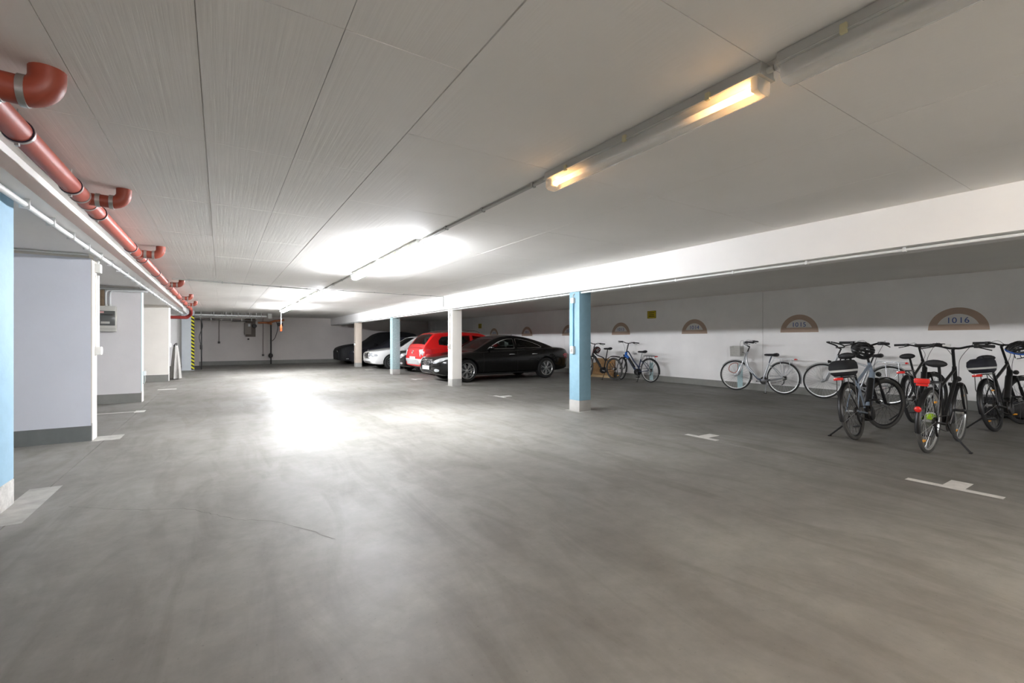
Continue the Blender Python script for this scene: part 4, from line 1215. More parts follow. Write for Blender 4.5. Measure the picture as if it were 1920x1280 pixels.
# ---- white saloon
S = saloon(P_WHITE)
car = build_car(S, (5.30, 19.85, 0), 0, 'white saloon with upright chrome grille between the teal and beige pillars', 'saloon_car')
F = S['fns']
gr = solid_patch(S, [(-0.26, 0.72), (0.26, 0.72), (0.24, 0.50), (-0.24, 0.50)], 0.08, 0.03, M_CHROME, 'grille')
MB().box((-0.045, -0.22, 0.52), (-0.028, 0.22, 0.70), 0.004).build('mesh_panel', M_BLACKPLASTIC, gr)
for k in range(5):
    MB().tube([(-0.048, -0.22, 0.545 + 0.033 * k), (-0.048, 0.22, 0.545 + 0.033 * k)], 0.005, 6).build('chrome_bar', M_CHROME, gr)
MB().box((-0.054, -0.008, 0.52), (-0.04, 0.008, 0.70), 0.002).build('centre_bar', M_CHROME, gr)
star_emblem(F['root'], 0.05, 0.80, 0.04, M_CHROME)
MB().tube([(0.05, 0, 0.73), (0.05, 0, 0.765)], 0.006, 6).build('emblem_stalk', M_CHROME, F['root'])
for s in (-1, 1):
    hl = solid_patch(S, [(s * 0.30, 0.53), (s * 0.30, 0.68), (s * 0.62, 0.69), (s * 0.74, 0.67), (s * 0.76, 0.58), (s * 0.72, 0.53)], 0.05, 0.014, M_LAMPGLASS, 'headlamp')
    F['patch']([(0.10, 0.56), (0.10, 0.66), (0.20, 0.65), (0.24, 0.60), (0.20, 0.56)], 0.006, M_LAMPGLASS, 'indicator', (s,))
solid_patch(S, [(-0.45, 0.34), (0.45, 0.34), (0.40, 0.29), (-0.40, 0.29)], 0.04, 0.012, M_BLACKPLASTIC, 'air_intake')
MB().tube(catmull([(-0.012 + 0.30 * (abs(y) / 0.8) ** 4, y, 0.475) for y in [-0.80 + 1.6 * k / 12 for k in range(13)]], 2), 0.014, 6).build('bumper_strip', M_BLACKPLASTIC, F['body'])
MB().tube([(0.06, 0.2, 0.44), (0.05, 0.2, 0.44)], 0.012, 6).build('tow_cap', M_BLACKPLASTIC, F['body'])

# ---- two cars under fabric covers
def covered_car(loc, L, W, prof, m, label, seed, mtag):
    root = empty('covered_car', loc, (0, 0, 0), label, 'covered car', 'cars under covers')
    rr = random.Random(seed)
    f = pchip(prof)
    plan = pchip([(0, 0.72), (0.12, 0.86), (0.5, 0.97), (1.0, 1.0), (L - 0.8, 1.0), (L - 0.2, 0.9), (L, 0.75)])
    hw = W / 2
    ph = [rr.uniform(0, 6.28) for _ in range(6)]
    rings = []
    N = 56
    for i in range(N + 1):
        x = L * (0.5 - 0.5 * math.cos(math.pi * i / N))
        zt = f(x); w_ = plan(x) * hw
        zb = 0.22 + 0.03 * math.sin(5 * x + ph[0])
        shoulder = min(zt - 0.04, 0.92)
        rec = max(0, zt - 0.98) * 0.36
        half = [(0, zb), (w_ * 0.93, zb), (w_ * 1.0, zb + 0.15), (w_ * 1.0, zb + (shoulder - zb) * 0.6), (w_ * 0.97, shoulder)]
        half += [(w_ * 0.93 - rec * 0.5, shoulder + (zt - shoulder) * 0.45), (w_ * 0.88 - rec, zt - 0.05), (w_ * 0.72 - rec, zt - 0.005), (w_ * 0.3, zt + 0.012), (0, zt + 0.012)]
        def wob(y, z, s):
            k = (1 - min(1, max(0, (z - zb) / 0.8))) * 0.03 + 0.006
            return y + s * k * (math.sin(9 * x + 3 * z + ph[1]) + 0.6 * math.sin(17 * x - 5 * z + ph[2])) * (1 if y else 0)
        ring_ = [(x + (0.015 * math.sin(8 * y + ph[3]) if 0 < i < N else 0), -wob(y, z, 1), z) for y, z in half] + [(x, wob(y, z, 1), z) for y, z in half[-2:0:-1]]
        rings.append(ring_)
    c = MB().loft(rings).build('cover', m, root, 60)
    ty, rm, dc = wheel_meshes(0.31, 0.2, 0.2, 5, 'plain')
    for wx in (0.85, L - 0.95):
        for s in (-1, 1):
            t_ = put('wheel', ty, M_TYRE, root, (wx, s * (hw - 0.16), 0.31), 0 if s < 0 else math.pi)
            put('rim', rm, M_ALLOY, t_, (0, 0, 0))
    for s in (-1, 1):
        MB().ball((1.75, s * (hw + 0.02), 1.0), (0.09, 0.13, 0.085), 12, 8).build('mirror_pocket', m, c)
    MB().tube(catmull([(0.02, -0.5, 0.62), (-0.012, -0.42, 0.66), (-0.012, -0.34, 0.71)], 3), 0.008, 5).build('strap', mtag, c)
    MB().tube([(0.3, -hw - 0.012, 0.30), (0.42, -hw - 0.018, 0.30)], 0.012, 6).build('buckle', mtag, c)
    return root
M_COVB = mat('black_car_cover', '17171a', 0.75, var=0.15, vscale=5, bump=0.15, bscale=12)
M_COVN = mat('navy_car_cover', '23242f', 0.7, var=0.15, vscale=5, bump=0.15, bscale=12)
covered_car((5.02, 24.75, 0), 4.8, 1.9, [(0, 0.70), (0.1, 0.84), (0.5, 0.98), (1.2, 1.08), (1.5, 1.18), (2.0, 1.55), (2.4, 1.67), (3.2, 1.70), (4.0, 1.62), (4.4, 1.35), (4.7, 1.05), (4.8, 0.8)],
            M_COVB, 'large car under a black cover nearest the far wall', 11, M_WHITEPIPE)
covered_car((5.35, 22.72, 0), 4.5, 1.72, [(0, 0.60), (0.1, 0.72), (0.5, 0.82), (1.2, 0.92), (1.5, 1.0), (2.0, 1.30), (2.4, 1.38), (3.0, 1.38), (3.6, 1.15), (4.0, 1.02), (4.4, 0.95), (4.5, 0.8)],
            M_COVN, 'lower car under a navy cover behind the beige pillar', 12, M_WHITEPIPE)

# ================================================================== bicycles
M_BTYRE = mat('bike_tyre', '2a2a2a', 0.75, var=0.1, vscale=20)
M_BTYRE_G = mat('bike_tyre_grey', '4a4946', 0.75, var=0.1, vscale=20)
M_RIM = mat('silver_rim', 'cfd0ce', 0.3, 0.7)
M_RIMB = mat('black_rim', '2b2b2c', 0.35, 0.3)
M_SPOKE = mat('spoke_steel', 'b5b6b5', 0.35, 0.7)
M_SPOKEB = mat('spoke_black', '3b3b3c', 0.4, 0.4)
M_BBLK = mat('bike_black', '151516', 0.4, var=0.05)
M_GRIP = mat('grip_rubber', '1b1b1c', 0.7)
M_SADDLE = mat('saddle_black', '1c1c1e', 0.6, var=0.08)
M_BSIL = mat('bike_silver', 'b9bcbf', 0.3, 0.6)
M_BGREY = mat('bike_blue_grey', '7c8896', 0.4, var=0.04)
M_BDKBLUE = mat('bike_dark_blue', '3c4658', 0.35, 0.2)
M_BBLUE = mat('bike_blue', '1f62b8', 0.35)
M_BNAVY = mat('bike_navy', '22304f', 0.4)
M_BRED = mat('bike_red_lens', 'd3231c', 0.2, coat=1.0)
M_AMBER = mat('amber_reflector', 'e39a1e', 0.3)
M_DIRTY = mat('dark_gear', '2b2825', 0.5, 0.4, var=0.1)

_wheels = {}
def bike_wheel_meshes(Rw, tr, mt, mr, ms):
    key = (Rw, tr, mt.name, mr.name)
    if key in _wheels:
        return _wheels[key]
    n = 12
    tyre = MB().lathe([(Rw - tr + tr * math.cos(2 * math.pi * k / n), tr * math.sin(2 * math.pi * k / n)) for k in range(n)], (0, 0, 0), 'y', 52, closed_prof=True).mesh('tyre')
    rr_ = Rw - 2 * tr
    rim = MB().lathe([(rr_ + 0.012, -0.011), (rr_ + 0.012, 0.011), (rr_ - 0.008, 0.009), (rr_ - 0.014, 0), (rr_ - 0.008, -0.009)], (0, 0, 0), 'y', 48, closed_prof=True).mesh('rim')
    hub = MB().lathe([(0.001, -0.055), (0.012, -0.055), (0.012, -0.045), (0.032, -0.04), (0.032, -0.034), (0.018, -0.028), (0.018, 0.028), (0.032, 0.034), (0.032, 0.04), (0.012, 0.045), (0.012, 0.055), (0.001, 0.055)], (0, 0, 0), 'y', 20).mesh('hub')
    sp = MB()
    for k in range(32):
        a = 2 * math.pi * k / 32
        s = 1 if k % 2 else -1
        b = a + (0.55 if (k // 2) % 2 else -0.55)
        sp.tube([(0.03 * math.cos(b), s * 0.036, 0.03 * math.sin(b)), ((rr_ - 0.01) * math.cos(a), 0, (rr_ - 0.01) * math.sin(a))], 0.0016, 4, cap=False)
    spm = sp.mesh('spokes')
    for me, m in ((tyre, mt), (rim, mr), (hub, M_SPOKE), (spm, ms)):
        me.materials.append(m); me.shade_smooth(); me.set_sharp_from_angle(angle=R(45))
    _wheels[key] = (tyre, rim, hub, spm)
    return _wheels[key]

def build_bike(o):
    """local x forward, rear axle above the origin, wheels on z = 0"""
    g = o.get
    lean = R(g('lean', 0.0))
    root = empty('bicycle', o['loc'], (lean, 0, R(o['rz'])), o['label'], 'bicycle', 'bicycles in the parking bays')
    Rw, tr, wb = g('Rw', 0.35), g('tr', 0.020), g('wb', 1.12)
    mf = o['frame']; mk = g('fork', mf)
    bb = Vector((0.46, 0, 0.285))
    ha = R(g('ha', 69))
    u = Vector((-math.cos(ha), 0, math.sin(ha))); nrm = Vector((math.sin(ha), 0, math.cos(ha)))
    ax = Vector((wb, 0, Rw)); P0 = ax - nrm * 0.05
    HB, HT = P0 + u * 0.44, P0 + u * (0.44 + g('ht', 0.17))
    ST = P0 + u * (0.44 + g('ht', 0.17) + g('stem', 0.16))
    steer = Matrix.Translation(P0) @ Matrix.Rotation(R(g('steer', 0.0)), 4, u) @ Matrix.Translation(-P0)
    sd = Vector((-0.30, 0, 0.954))
    SCL = bb + sd * g('seatlug', 0.46)
    SAD = bb + sd * g('saddle', 0.70)
    ra = Vector((0, 0, Rw))
    # wheels
    mt = g('tyre', M_BTYRE); mr = g('rim', M_RIM); ms = g('spoke', M_SPOKE)
    ty, rm, hb, sp = bike_wheel_meshes(Rw, tr, mt, mr, ms)
    def wheel(loc, rot):
        w_ = bpy.data.objects.new('wheel', ty); COL.objects.link(w_); w_.parent = root; w_.location = loc
        w_.rotation_mode = 'QUATERNION'; w_.rotation_quaternion = rot
        for nm, me in (('rim', rm), ('hub', hb), ('spokes', sp)):
            q = bpy.data.objects.new(nm, me); COL.objects.link(q); q.parent = w_
            if nm == 'spokes': q['kind'] = 'stuff'
        return w_
    q0 = Matrix.Identity(4).to_quaternion()
    rw = wheel(ra, q0)
    fw = wheel(steer @ ax, steer.to_quaternion())
    if g('reflectors'):
        for w_ in (rw, fw):
            for a in (0.9, 0.9 + math.pi):
                MB().box((-0.035, -0.012, -0.010), (0.035, 0.012, 0.010), 0.003).build('reflector', M_AMBER, w_, loc=((Rw - 0.10) * math.cos(a), 0, (Rw - 0.10) * math.sin(a)))
    # frame
    f = MB()
    st = o['style']
    f.tube([HB - u * 0.01, HT + u * 0.01], 0.021, 12)
    f.tube([bb, SCL], 0.017, 10)
    f.tube([bb - Vector((0, 0.035, 0)), bb + Vector((0, 0.035, 0))], 0.024, 12)
    for s in (-1, 1):
        f.tube(catmull([bb + Vector((-0.03, s * 0.03, 0)), Vector((0.25, s * 0.055, 0.31)), ra + Vector((0, s * 0.06, 0))], 4), 0.010, 8)
        f.tube(catmull([SCL + Vector((-0.01, s * 0.015, -0.05)), Vector((0.16, s * 0.05, 0.54)), ra + Vector((0, s * 0.06, 0))], 4), 0.008, 8)
    if st == 'step':
        f.tube(catmull([HB + u * 0.10, HB + Vector((-0.10, 0, -0.16)), Vector((0.70, 0, 0.47)), Vector((0.58, 0, 0.33)), bb], 6), 0.023, 12)
        f.tube(catmull([HB + u * 0.02, HB + Vector((-0.08, 0, -0.20)), Vector((0.66, 0, 0.40)), bb + Vector((0.06, 0, 0.02))], 6), 0.017, 10)
    elif st == 'ebike_low':
        f.tube([HB + u * 0.06, Vector((0.60, 0, 0.37)), bb], 0.034, 12)
        f.tube(catmull([HT - u * 0.02, HT + Vector((-0.08, 0, -0.03)), Vector((0.62, 0, 0.60)), bb + sd * 0.14], 5), 0.018, 10)
    elif st == 'ebike_diamond':
        f.tube([HB + u * 0.05, Vector((0.60, 0, 0.37)), bb], 0.034, 12)
        f.tube([HT - u * 0.03, SCL - sd * 0.03], 0.019, 10)
    elif st == 'mtb':
        f.tube([HB + u * 0.05, Vector((0.58, 0, 0.36)), bb], 0.032, 12)
        f.tube(catmull([HT - u * 0.03, HT + Vector((-0.18, 0, -0.14)), Vector((0.46, 0, 0.68)), SCL - sd * 0.10], 5), 0.018, 10)
    else:
        f.tube([HB + u * 0.03, bb], 0.019, 10)
        f.tube([HT - u * 0.03, SCL - sd * 0.02], 0.016, 10)
    fo = f.build('frame', mf, root)
    if g('headpanel'):
        MB().tube([HB - u * 0.02, HT - u * 0.03], 0.036, 12).tube([HB + u * 0.04, HB + u * 0.04 + Vector((-0.13, 0, -0.10))], 0.042, 12).build('head_panel', o['headpanel'], fo)
    if g('lower'):
        MB().tube([Vector((0.70, 0, 0.47)) + Vector((0, 0, -0.03)), Vector((0.58, 0, 0.32)), bb + Vector((0.02, 0, 0.0))], 0.026, 10).build('lower_tube', o['lower'], fo)
    if 'ebike' in st or st == 'mtb':
        a, b = HB + u * 0.05, Vector((0.60, 0, 0.37))
        d_ = (b - a).normalized(); up_ = Vector((-d_.z, 0, d_.x)) * -1
        if up_.z < 0: up_ = -up_
        MB().tube([a + d_ * 0.12 + up_ * 0.022, a + d_ * 0.50 + up_ * 0.022], 0.036, 10).build('battery', g('battery', M_BBLK), fo)
        MB().lathe([(0.001, -0.07), (0.085, -0.065), (0.10, -0.04), (0.10, 0.04), (0.085, 0.065), (0.001, 0.07)], tuple(bb + Vector((0.03, 0, -0.005))), 'y', 18).build('motor', M_BBLK, fo)
    # fork and front end
    k = MB(steer)
    crown = P0 + u * 0.40
    for s in (-1, 1):
        if g('suspension', True):
            k.tube([crown + Vector((0, s * 0.058, 0)), crown + Vector((0, s * 0.058, 0)) - u * 0.18], 0.013, 8)
            k.tube([crown + Vector((0, s * 0.058, 0)) - u * 0.16, P0 + u * 0.04 + Vector((0, s * 0.058, 0)), ax + Vector((0, s * 0.058, 0))], 0.019, 8)
        else:
            k.tube(catmull([crown + Vector((0, s * 0.045, 0)), P0 + u * 0.18 + Vector((0.0, s * 0.052, 0)), ax + Vector((0, s * 0.055, 0))], 5), 0.012, 8)
    k.tube([crown + Vector((0, -0.065, 0)), crown + Vector((0, 0.065, 0))], 0.02, 8)
    k.build('fork', mk, root)
    k = MB(steer); k.tube([HT, ST], 0.015, 10); k.tube([ST, ST + nrm * 0.06], 0.015, 10)
    k.build('stem', g('stem_mat', M_BBLK), root)
    C = ST + nrm * 0.06
    bar = g('bar', 'flat')
    fwd = Vector((1, 0, 0)); upv = Vector((0, 0, 1))
    if bar == 'flat':
        half = [(0, 0, 0), (0.0, 0.05, 0.0), (-0.005, 0.14, 0.025), (-0.04, 0.24, 0.03), (-0.075, 0.33, 0.028)]
        gs = 3
    elif bar == 'swept':
        half = [(0, 0, 0), (0.03, 0.08, 0.04), (0.02, 0.18, 0.09), (-0.08, 0.26, 0.10), (-0.22, 0.29, 0.085)]
        gs = 3
    else:                                                     # butterfly loop
        half = [(0, 0, 0), (0.0, 0.10, 0.0), (-0.05, 0.22, 0.01), (-0.02, 0.29, 0.05), (0.08, 0.29, 0.09), (0.14, 0.20, 0.11), (0.13, 0.07, 0.115)]
        gs = None
    hb_ = MB(steer)
    full = [C + Vector((a, -b, c)) for a, b, c in half[::-1]] + [C + Vector(h) for h in half[1:]]
    hb_.tube(catmull(full, 5), 0.0125 if bar != 'loop' else 0.016, 8)
    hbo = hb_.build('handlebar', M_BBLK if bar != 'swept' else M_BSIL, root)
    for s in (-1, 1):
        if gs:
            a, b = Vector(half[-2]), Vector(half[-1])
            a.y *= s; b.y *= s
            d_ = (b - a).normalized()
            MB(steer).tube([C + b - d_ * 0.125, C + b + d_ * 0.01], 0.0175, 10).build('grip', M_GRIP, hbo)
            lv = C + b - d_ * 0.15
            MB(steer).tube(catmull([lv, lv + Vector((0.05, 0, -0.015)), lv + Vector((0.065, 0, -0.03)) + d_ * 0.06, lv + Vector((0.05, 0, -0.045)) + d_ * 0.13], 4), 0.007, 6).build('brake_lever', M_BBLK, hbo)
            MB(steer).box(tuple(lv + Vector((-0.025, -0.02, -0.025))), tuple(lv + Vector((0.035, 0.02, 0.02))), 0.006).build('shifter', M_BBLK, hbo)
            MB(steer).tube(catmull([lv + Vector((0.03, 0, 0)), lv + Vector((0.15, -s * 0.05, 0.02)), C + Vector((0.15, s * 0.03, -0.12)), HT + Vector((0.05, s * 0.03, -0.04)), HB + Vector((-0.02, s * 0.03, 0.0))], 6), 0.0028, 5).build('brake_cable', M_BBLK, hbo)
    if g('display'):
        MB(steer).box(tuple(C + Vector((-0.02, 0.03 if g('display') == 1 else 0.10, 0.02))), tuple(C + Vector((0.03, 0.10 if g('display') == 1 else 0.17, 0.045))), 0.006).build('display', M_GREYPLASTIC, hbo)
    # saddle
    MB().tube([SCL - sd * 0.04, SAD], 0.0135, 10).build('seatpost', g('post', M_BBLK), root)
    sr = []
    for (dx, w_, zt, zb) in ((0.165, 0.016, -0.006, -0.035), (0.13, 0.028, 0.006, -0.045), (0.05, 0.038, 0.008, -0.048), (-0.03, 0.062, 0.012, -0.05), (-0.08, 0.092, 0.022, -0.055), (-0.115, 0.096, 0.030, -0.055), (-0.14, 0.066, 0.022, -0.045)):
        ring_ = []
        for q in range(14):
            t = 2 * math.pi * q / 14
            zc, zh = (zt + zb) / 2, (zt - zb) / 2
            ring_.append(SAD + Vector((dx, w_ * math.cos(t), 0.035 + zc + zh * math.sin(t))))
        sr.append(ring_)
    so = MB().loft(sr).build('saddle', M_SADDLE, root, 70)
    for s in (-1, 1):
        MB().tube([SAD + Vector((-0.10, s * 0.03, 0.0)), SAD + Vector((0.0, s * 0.02, -0.012)), SAD + Vector((0.12, s * 0.012, 0.01))], 0.004, 6).build('saddle_rail', M_BSIL, so)
    # cranks
    cr = MB().lathe([(0.03, -0.003), (0.085, -0.003), (0.092, 0.0), (0.085, 0.003), (0.03, 0.003)], tuple(bb + Vector((0, -0.045, 0))), 'y', 28, closed_prof=True).build('chainring', M_DIRTY, root)
    ca = R(g('crank', 20))
    for s in (-1, 1):
        tip = bb + Vector((s * 0.17 * math.cos(ca), -0.075 if s > 0 else 0.075, s * 0.17 * math.sin(ca)))
        sgn = -1 if s > 0 else 1
        MB().tube([bb + Vector((0, sgn * 0.058, 0)), tip], [0.014, 0.010], 8).build('crank_arm', M_BSIL if g('silver_crank') else M_BBLK, cr)
        MB().box(tuple(tip + Vector((-0.045, min(0, sgn * 0.09), -0.012))), tuple(tip + Vector((0.045, max(0, sgn * 0.09), 0.012))), 0.006).build('pedal', M_BBLK, cr)
    MB().tube(catmull([bb + Vector((0.0, -0.045, 0.088)), ra + Vector((0, -0.045, 0.045)), ra + Vector((-0.045, -0.045, 0)), ra + Vector((0, -0.045, -0.045)), bb + Vector((0, -0.045, -0.088)), bb + Vector((0.088, -0.045, 0))], 6, closed=True), 0.005, 5, closed=True).build('chain', M_DIRTY, root)
    MB().lathe([(0.018, -0.012), (0.05, -0.012), (0.05, 0.0), (0.03, 0.016), (0.018, 0.016)], tuple(ra + Vector((0, -0.04, 0))), 'y', 20, closed_prof=True).build('sprocket', M_DIRTY, root)
    MB().tube([ra + Vector((0, -0.05, -0.03)), ra + Vector((0.02, -0.055, -0.12)), ra + Vector((0.06, -0.055, -0.16))], 0.012, 6).build('derailleur', M_BBLK, root)
    # mudguards
    def guard(c, a0, a1, m, xf=None, wd=0.026):
        n = 22; vs = []; fs = []
        for i in range(n + 1):
            a = a0 + (a1 - a0) * i / n
            for (dy, dr) in ((-wd, -0.010), (-wd * 0.6, 0.0), (0, 0.004), (wd * 0.6, 0.0), (wd, -0.010), (wd * 0.6, -0.003), (0, 0.001), (-wd * 0.6, -0.003)):
                rr_ = Rw + 0.018 + dr
                vs.append(Vector(c) + Vector((rr_ * math.cos(a), dy, rr_ * math.sin(a))))
        for i in range(n):
            for q in range(8):
                l = (q + 1) % 8
                fs.append((i * 8 + q, i * 8 + l, (i + 1) * 8 + l, (i + 1) * 8 + q))
        go = MB(xf).add(vs, fs).build('mudguard', m, root)
        for s in (-1, 1):
            MB(xf).tube([Vector(c) + Vector((0, s * 0.055, 0)), Vector(c) + Vector(((Rw + 0.015) * math.cos(a1), s * wd, (Rw + 0.015) * math.sin(a1)))], 0.0025, 5).build('stay', M_SPOKE, go)
    if g('guard'):
        guard(ra, R(40), R(195), o['guard'])
        guard(ax, R(35), R(165) + 0.5, o['guard'], steer)
    if g('mtbguard'):
        MB().tube(catmull([SCL - sd * 0.08, Vector((0.1, 0, Rw * 2 + 0.03)), Vector((-0.25, 0, Rw * 2 + 0.02))], 5), [0.012] * 5 + [0.02] * 6, 8).build('mudguard', M_BBLK, root)
    zr_ = Rw * 2 + 0.075
    if g('rack'):
        mrk = o['rack']
        rk = MB()
        for s in (-1, 1):
            rk.tube(catmull([Vector((0.20, s * 0.03, zr_)), Vector((0.14, s * 0.06, zr_)), Vector((-0.20, s * 0.06, zr_)), Vector((-0.235, s * 0.03, zr_))], 3), 0.006, 6)
            rk.tube([Vector((0.06, s * 0.06, zr_)), Vector((0.0, s * 0.07, Rw + 0.02))], 0.005, 6)
            rk.tube([Vector((-0.14, s * 0.06, zr_)), Vector((-0.17, s * 0.07, zr_ - 0.20)), Vector((0.0, s * 0.07, Rw + 0.02))], 0.005, 6)
            rk.tube([Vector((0.20, s * 0.03, zr_)), SCL + Vector((-0.02, s * 0.015, -0.04))], 0.005, 6)
        for x in (-0.235, -0.1, 0.05, 0.2):
            rk.tube([Vector((x, -0.055 if abs(x) < 0.2 else -0.03, zr_)), Vector((x, 0.055 if abs(x) < 0.2 else 0.03, zr_))], 0.005, 6)
        ro = rk.build('rack', mrk, root)
        MB().box((-0.275, -0.05, zr_ - 0.028), (-0.24, 0.05, zr_ + 0.006), 0.006).build('tail_light', M_BRED, ro)
    if g('taillight'):
        MB().box((-0.30, -0.065, zr_ + 0.0), (-0.25, 0.065, zr_ + 0.055), 0.014).build('tail_light', M_BRED, root)
        MB().ball((-Rw - 0.02, 0, Rw + 0.16), (0.015, 0.032, 0.032)).build('rear_reflector', M_BRED, root)
    if g('headlight'):
        c = steer @ (crown + Vector((0.07, 0, 0.06)))
        MB().lathe([(0.001, -0.03), (0.02, -0.028), (0.034, 0.02), (0.030, 0.026), (0.001, 0.022)], tuple(c), 'x', 16).build('headlight', M_BBLK, root)
    ks = g('stand')
    if ks:
        s = 1 if ks > 0 else -1
        xk = g('standx', 0.36)
        y_ = s * g('standy', 0.21)
        z_ = max(0.0, -y_ * math.tan(lean)) + 0.008
        q = [Vector((xk, s * 0.05, 0.29)), Vector((xk - 0.03, s * 0.09, 0.2)), Vector((xk - 0.07, y_, z_))]
        MB().tube(q, [0.011, 0.010, 0.010], 8).build('kickstand', g('stand_mat', M_BBLK), root)
        MB().box(tuple(q[-1] + Vector((-0.03, -0.012, -0.007))), tuple(q[-1] + Vector((0.03, 0.012, 0.007))), 0.004).build('stand_foot', M_GRIP, root)
    if g('basket'):
        b_ = MB(steer)
        bc = C + Vector((0.10, 0, -0.10))
        n = 9
        A = lambda x, y, z: bc + Vector((0.02 + x * (0.9 + 0.0), y * (1 - 0.18 * (1 - z)), -0.16 + z * 0.24)) + Vector((-(1 - z) * 0.00, 0, 0))
        def rect(z, inset=1.0):
            return [A(0.0, -0.16, z), A(0.26, -0.14, z), A(0.26, 0.14, z), A(0.0, 0.16, z)]
        for z in (0.0, 0.2, 0.4, 0.6, 0.8, 1.0):
            b_.tube(rect(z), 0.003 if z < 1 else 0.006, 5, closed=True)
        for i in range(15):
            t = i / 14
            for (p, q) in ((0, 1), (1, 2), (2, 3), (3, 0)):
                a, b2 = rect(0.0), rect(1.0)
                b_.tube([a[p].lerp(a[q], t), b2[p].lerp(b2[q], t)], 0.002, 4, cap=False)
        for i in range(9):
            a = rect(0.0); t = i / 8
            b_.tube([a[0].lerp(a[1], t), a[3].lerp(a[2], t)], 0.002, 4, cap=False)
        bo_ = b_.build('basket', mat('basket_grey_mesh', 'bfbeb8', 0.5), root)
        fs_ = MB(steer)
        r0, r1 = rect(0.08), rect(0.92)
        r0 = [p + (bc - p) * 0.03 for p in r0]; r1 = [p + (Vector((bc.x + 0.13, bc.y, p.z)) - p) * 0.03 for p in r1]
        fs_.add(r0 + r1, [(0, 1, 2, 3), (0, 1, 5, 4), (1, 2, 6, 5), (2, 3, 7, 6), (3, 0, 4, 7)])
        fs_.build('basket_lining', mat('basket_lining', 'c9c8c2', 0.6, var=0.2, vscale=40), bo_)
    if g('light_lock'):
        MB(steer).tube(catmull([ax + Vector((-0.05, 0.04, 0.30)), ax + Vector((0.10, 0.05, 0.26)), ax + Vector((0.14, 0.05, 0.12)), ax + Vector((0.02, 0.05, 0.06)), ax + Vector((-0.06, 0.05, 0.14))], 5, closed=True), 0.008, 6, closed=True).build('cable_lock', mat('lock_rust', 'a5543c', 0.5), root)
    bpy.context.view_layer.update()
    root_m = Matrix.Translation(Vector(o['loc'])) @ Matrix.Rotation(R(o['rz']), 4, 'Z') @ Matrix.Rotation(lean, 4, 'X')
    return dict(root=root, M=root_m, C=steer @ C, zr=zr_, steer=steer, SAD=SAD, HB=HB)

# silver bicycle with basket, leaning on the wall
build_bike(dict(loc=(10.76, 5.35, 0), rz=90, lean=3, steer=14, Rw=0.37, style='step', frame=M_BSIL, fork=M_BSIL, lower=M_BDKBLUE, bar='swept', guard=mat('silver_guard', 'b5b8bb', 0.3, 0.5),
                rack=M_BSIL, basket=True, stand=1, standy=0.2, stand_mat=M_BSIL, light_lock=True, silver_crank=True, crank=-10, wb=1.13, ht=0.20, stem=0.14, saddle=0.62, seatlug=0.44, post=M_BDKBLUE,
                label='silver step-through bicycle with front basket against the wall'))
# silver touring bicycle with loop bars
build_bike(dict(loc=(10.74, 3.40, 0), rz=90, lean=4, steer=8, Rw=0.37, style='diamond', frame=M_BSIL, fork=M_BSIL, bar='loop', guard=mat('silver_guard', 'b5b8bb', 0.3, 0.5), rack=M_BSIL, headlight=True,
                wb=1.14, ht=0.16, stem=0.16, saddle=0.66, silver_crank=True, crank=30, stand=1, stand_mat=M_BSIL,
                label='silver touring bicycle with loop handlebar, half hidden along the wall'))
# blue and black e-bike by the wall
build_bike(dict(loc=(10.58, 8.98, 0), rz=88, lean=-3, steer=-22, style='ebike_low', frame=M_BNAVY, fork=M_BBLK, guard=M_BBLK, rack=M_BBLK, headlight=True, wb=1.17, ht=0.17, stem=0.24, saddle=0.62, seatlug=0.40,
                stand=1, standy=0.24, crank=60, post=M_BSIL, battery=M_BBLK, headpanel=M_BBLUE, label='blue and black electric bicycle standing under the yellow notice'))
# black and red mountain bike
mtb = build_bike(dict(loc=(10.28, 10.12, 0), rz=90, lean=-3, steer=-25, style='mtb', frame=M_BBLK, fork=M_BBLK, mtbguard=True, tr=0.026, rim=M_RIMB, spoke=M_SPOKEB, tyre=M_BTYRE_G, wb=1.16, ht=0.16, stem=0.22, saddle=0.70, seatlug=0.40, stand=1,
                standy=0.24, crank=10, silver_crank=True, reflectors=True, label='black mountain bicycle with grey tyres partly behind the blue pillar'))
# grey e-bike with bag and helmet
bA = build_bike(dict(loc=(6.63, 2.42, 0), rz=3, lean=-8, steer=-24, style='ebike_diamond', frame=M_BGREY, fork=M_BBLK, guard=M_BBLK, rack=M_BBLK, headlight=True, tr=0.024, wb=1.16, ht=0.20, stem=0.24, saddle=0.77,
                rim=M_RIMB, spoke=M_SPOKEB, stand=1, standx=0.05, standy=0.28, crank=95, battery=M_BBLK, tyre=M_BTYRE_G, display=2,
                label='blue-grey electric bicycle with black rack bag and hanging helmet'))
# black e-bike behind
bB = build_bike(dict(loc=(8.72, 2.45, 0), rz=2, lean=-7, steer=-15, style='ebike_diamond', frame=M_BBLK, fork=M_BBLK, guard=M_BBLK, rack=M_BBLK, tr=0.024, wb=1.14, ht=0.19, stem=0.21, saddle=0.72,
                rim=M_RIMB, spoke=M_SPOKEB, stand=1, standx=0.05, standy=0.28, crank=80, label='black electric bicycle deep in the bay, framed by its two nearer neighbours'))
# black city bicycle nearest
bC = build_bike(dict(loc=(6.50, 1.71, 0), rz=0, lean=1.5, steer=3, style='diamond', frame=M_BBLK, fork=M_BBLK, guard=M_BBLK, taillight=True, rack=M_SPOKEB, headlight=True, wb=1.07, ht=0.18, stem=0.22, saddle=0.70, tyre=M_BTYRE_G,
                stand=-1, standx=0.42, standy=0.26, crank=70, reflectors=True, display=1, suspension=False, label='black city bicycle nearest the viewer with large red tail light'))
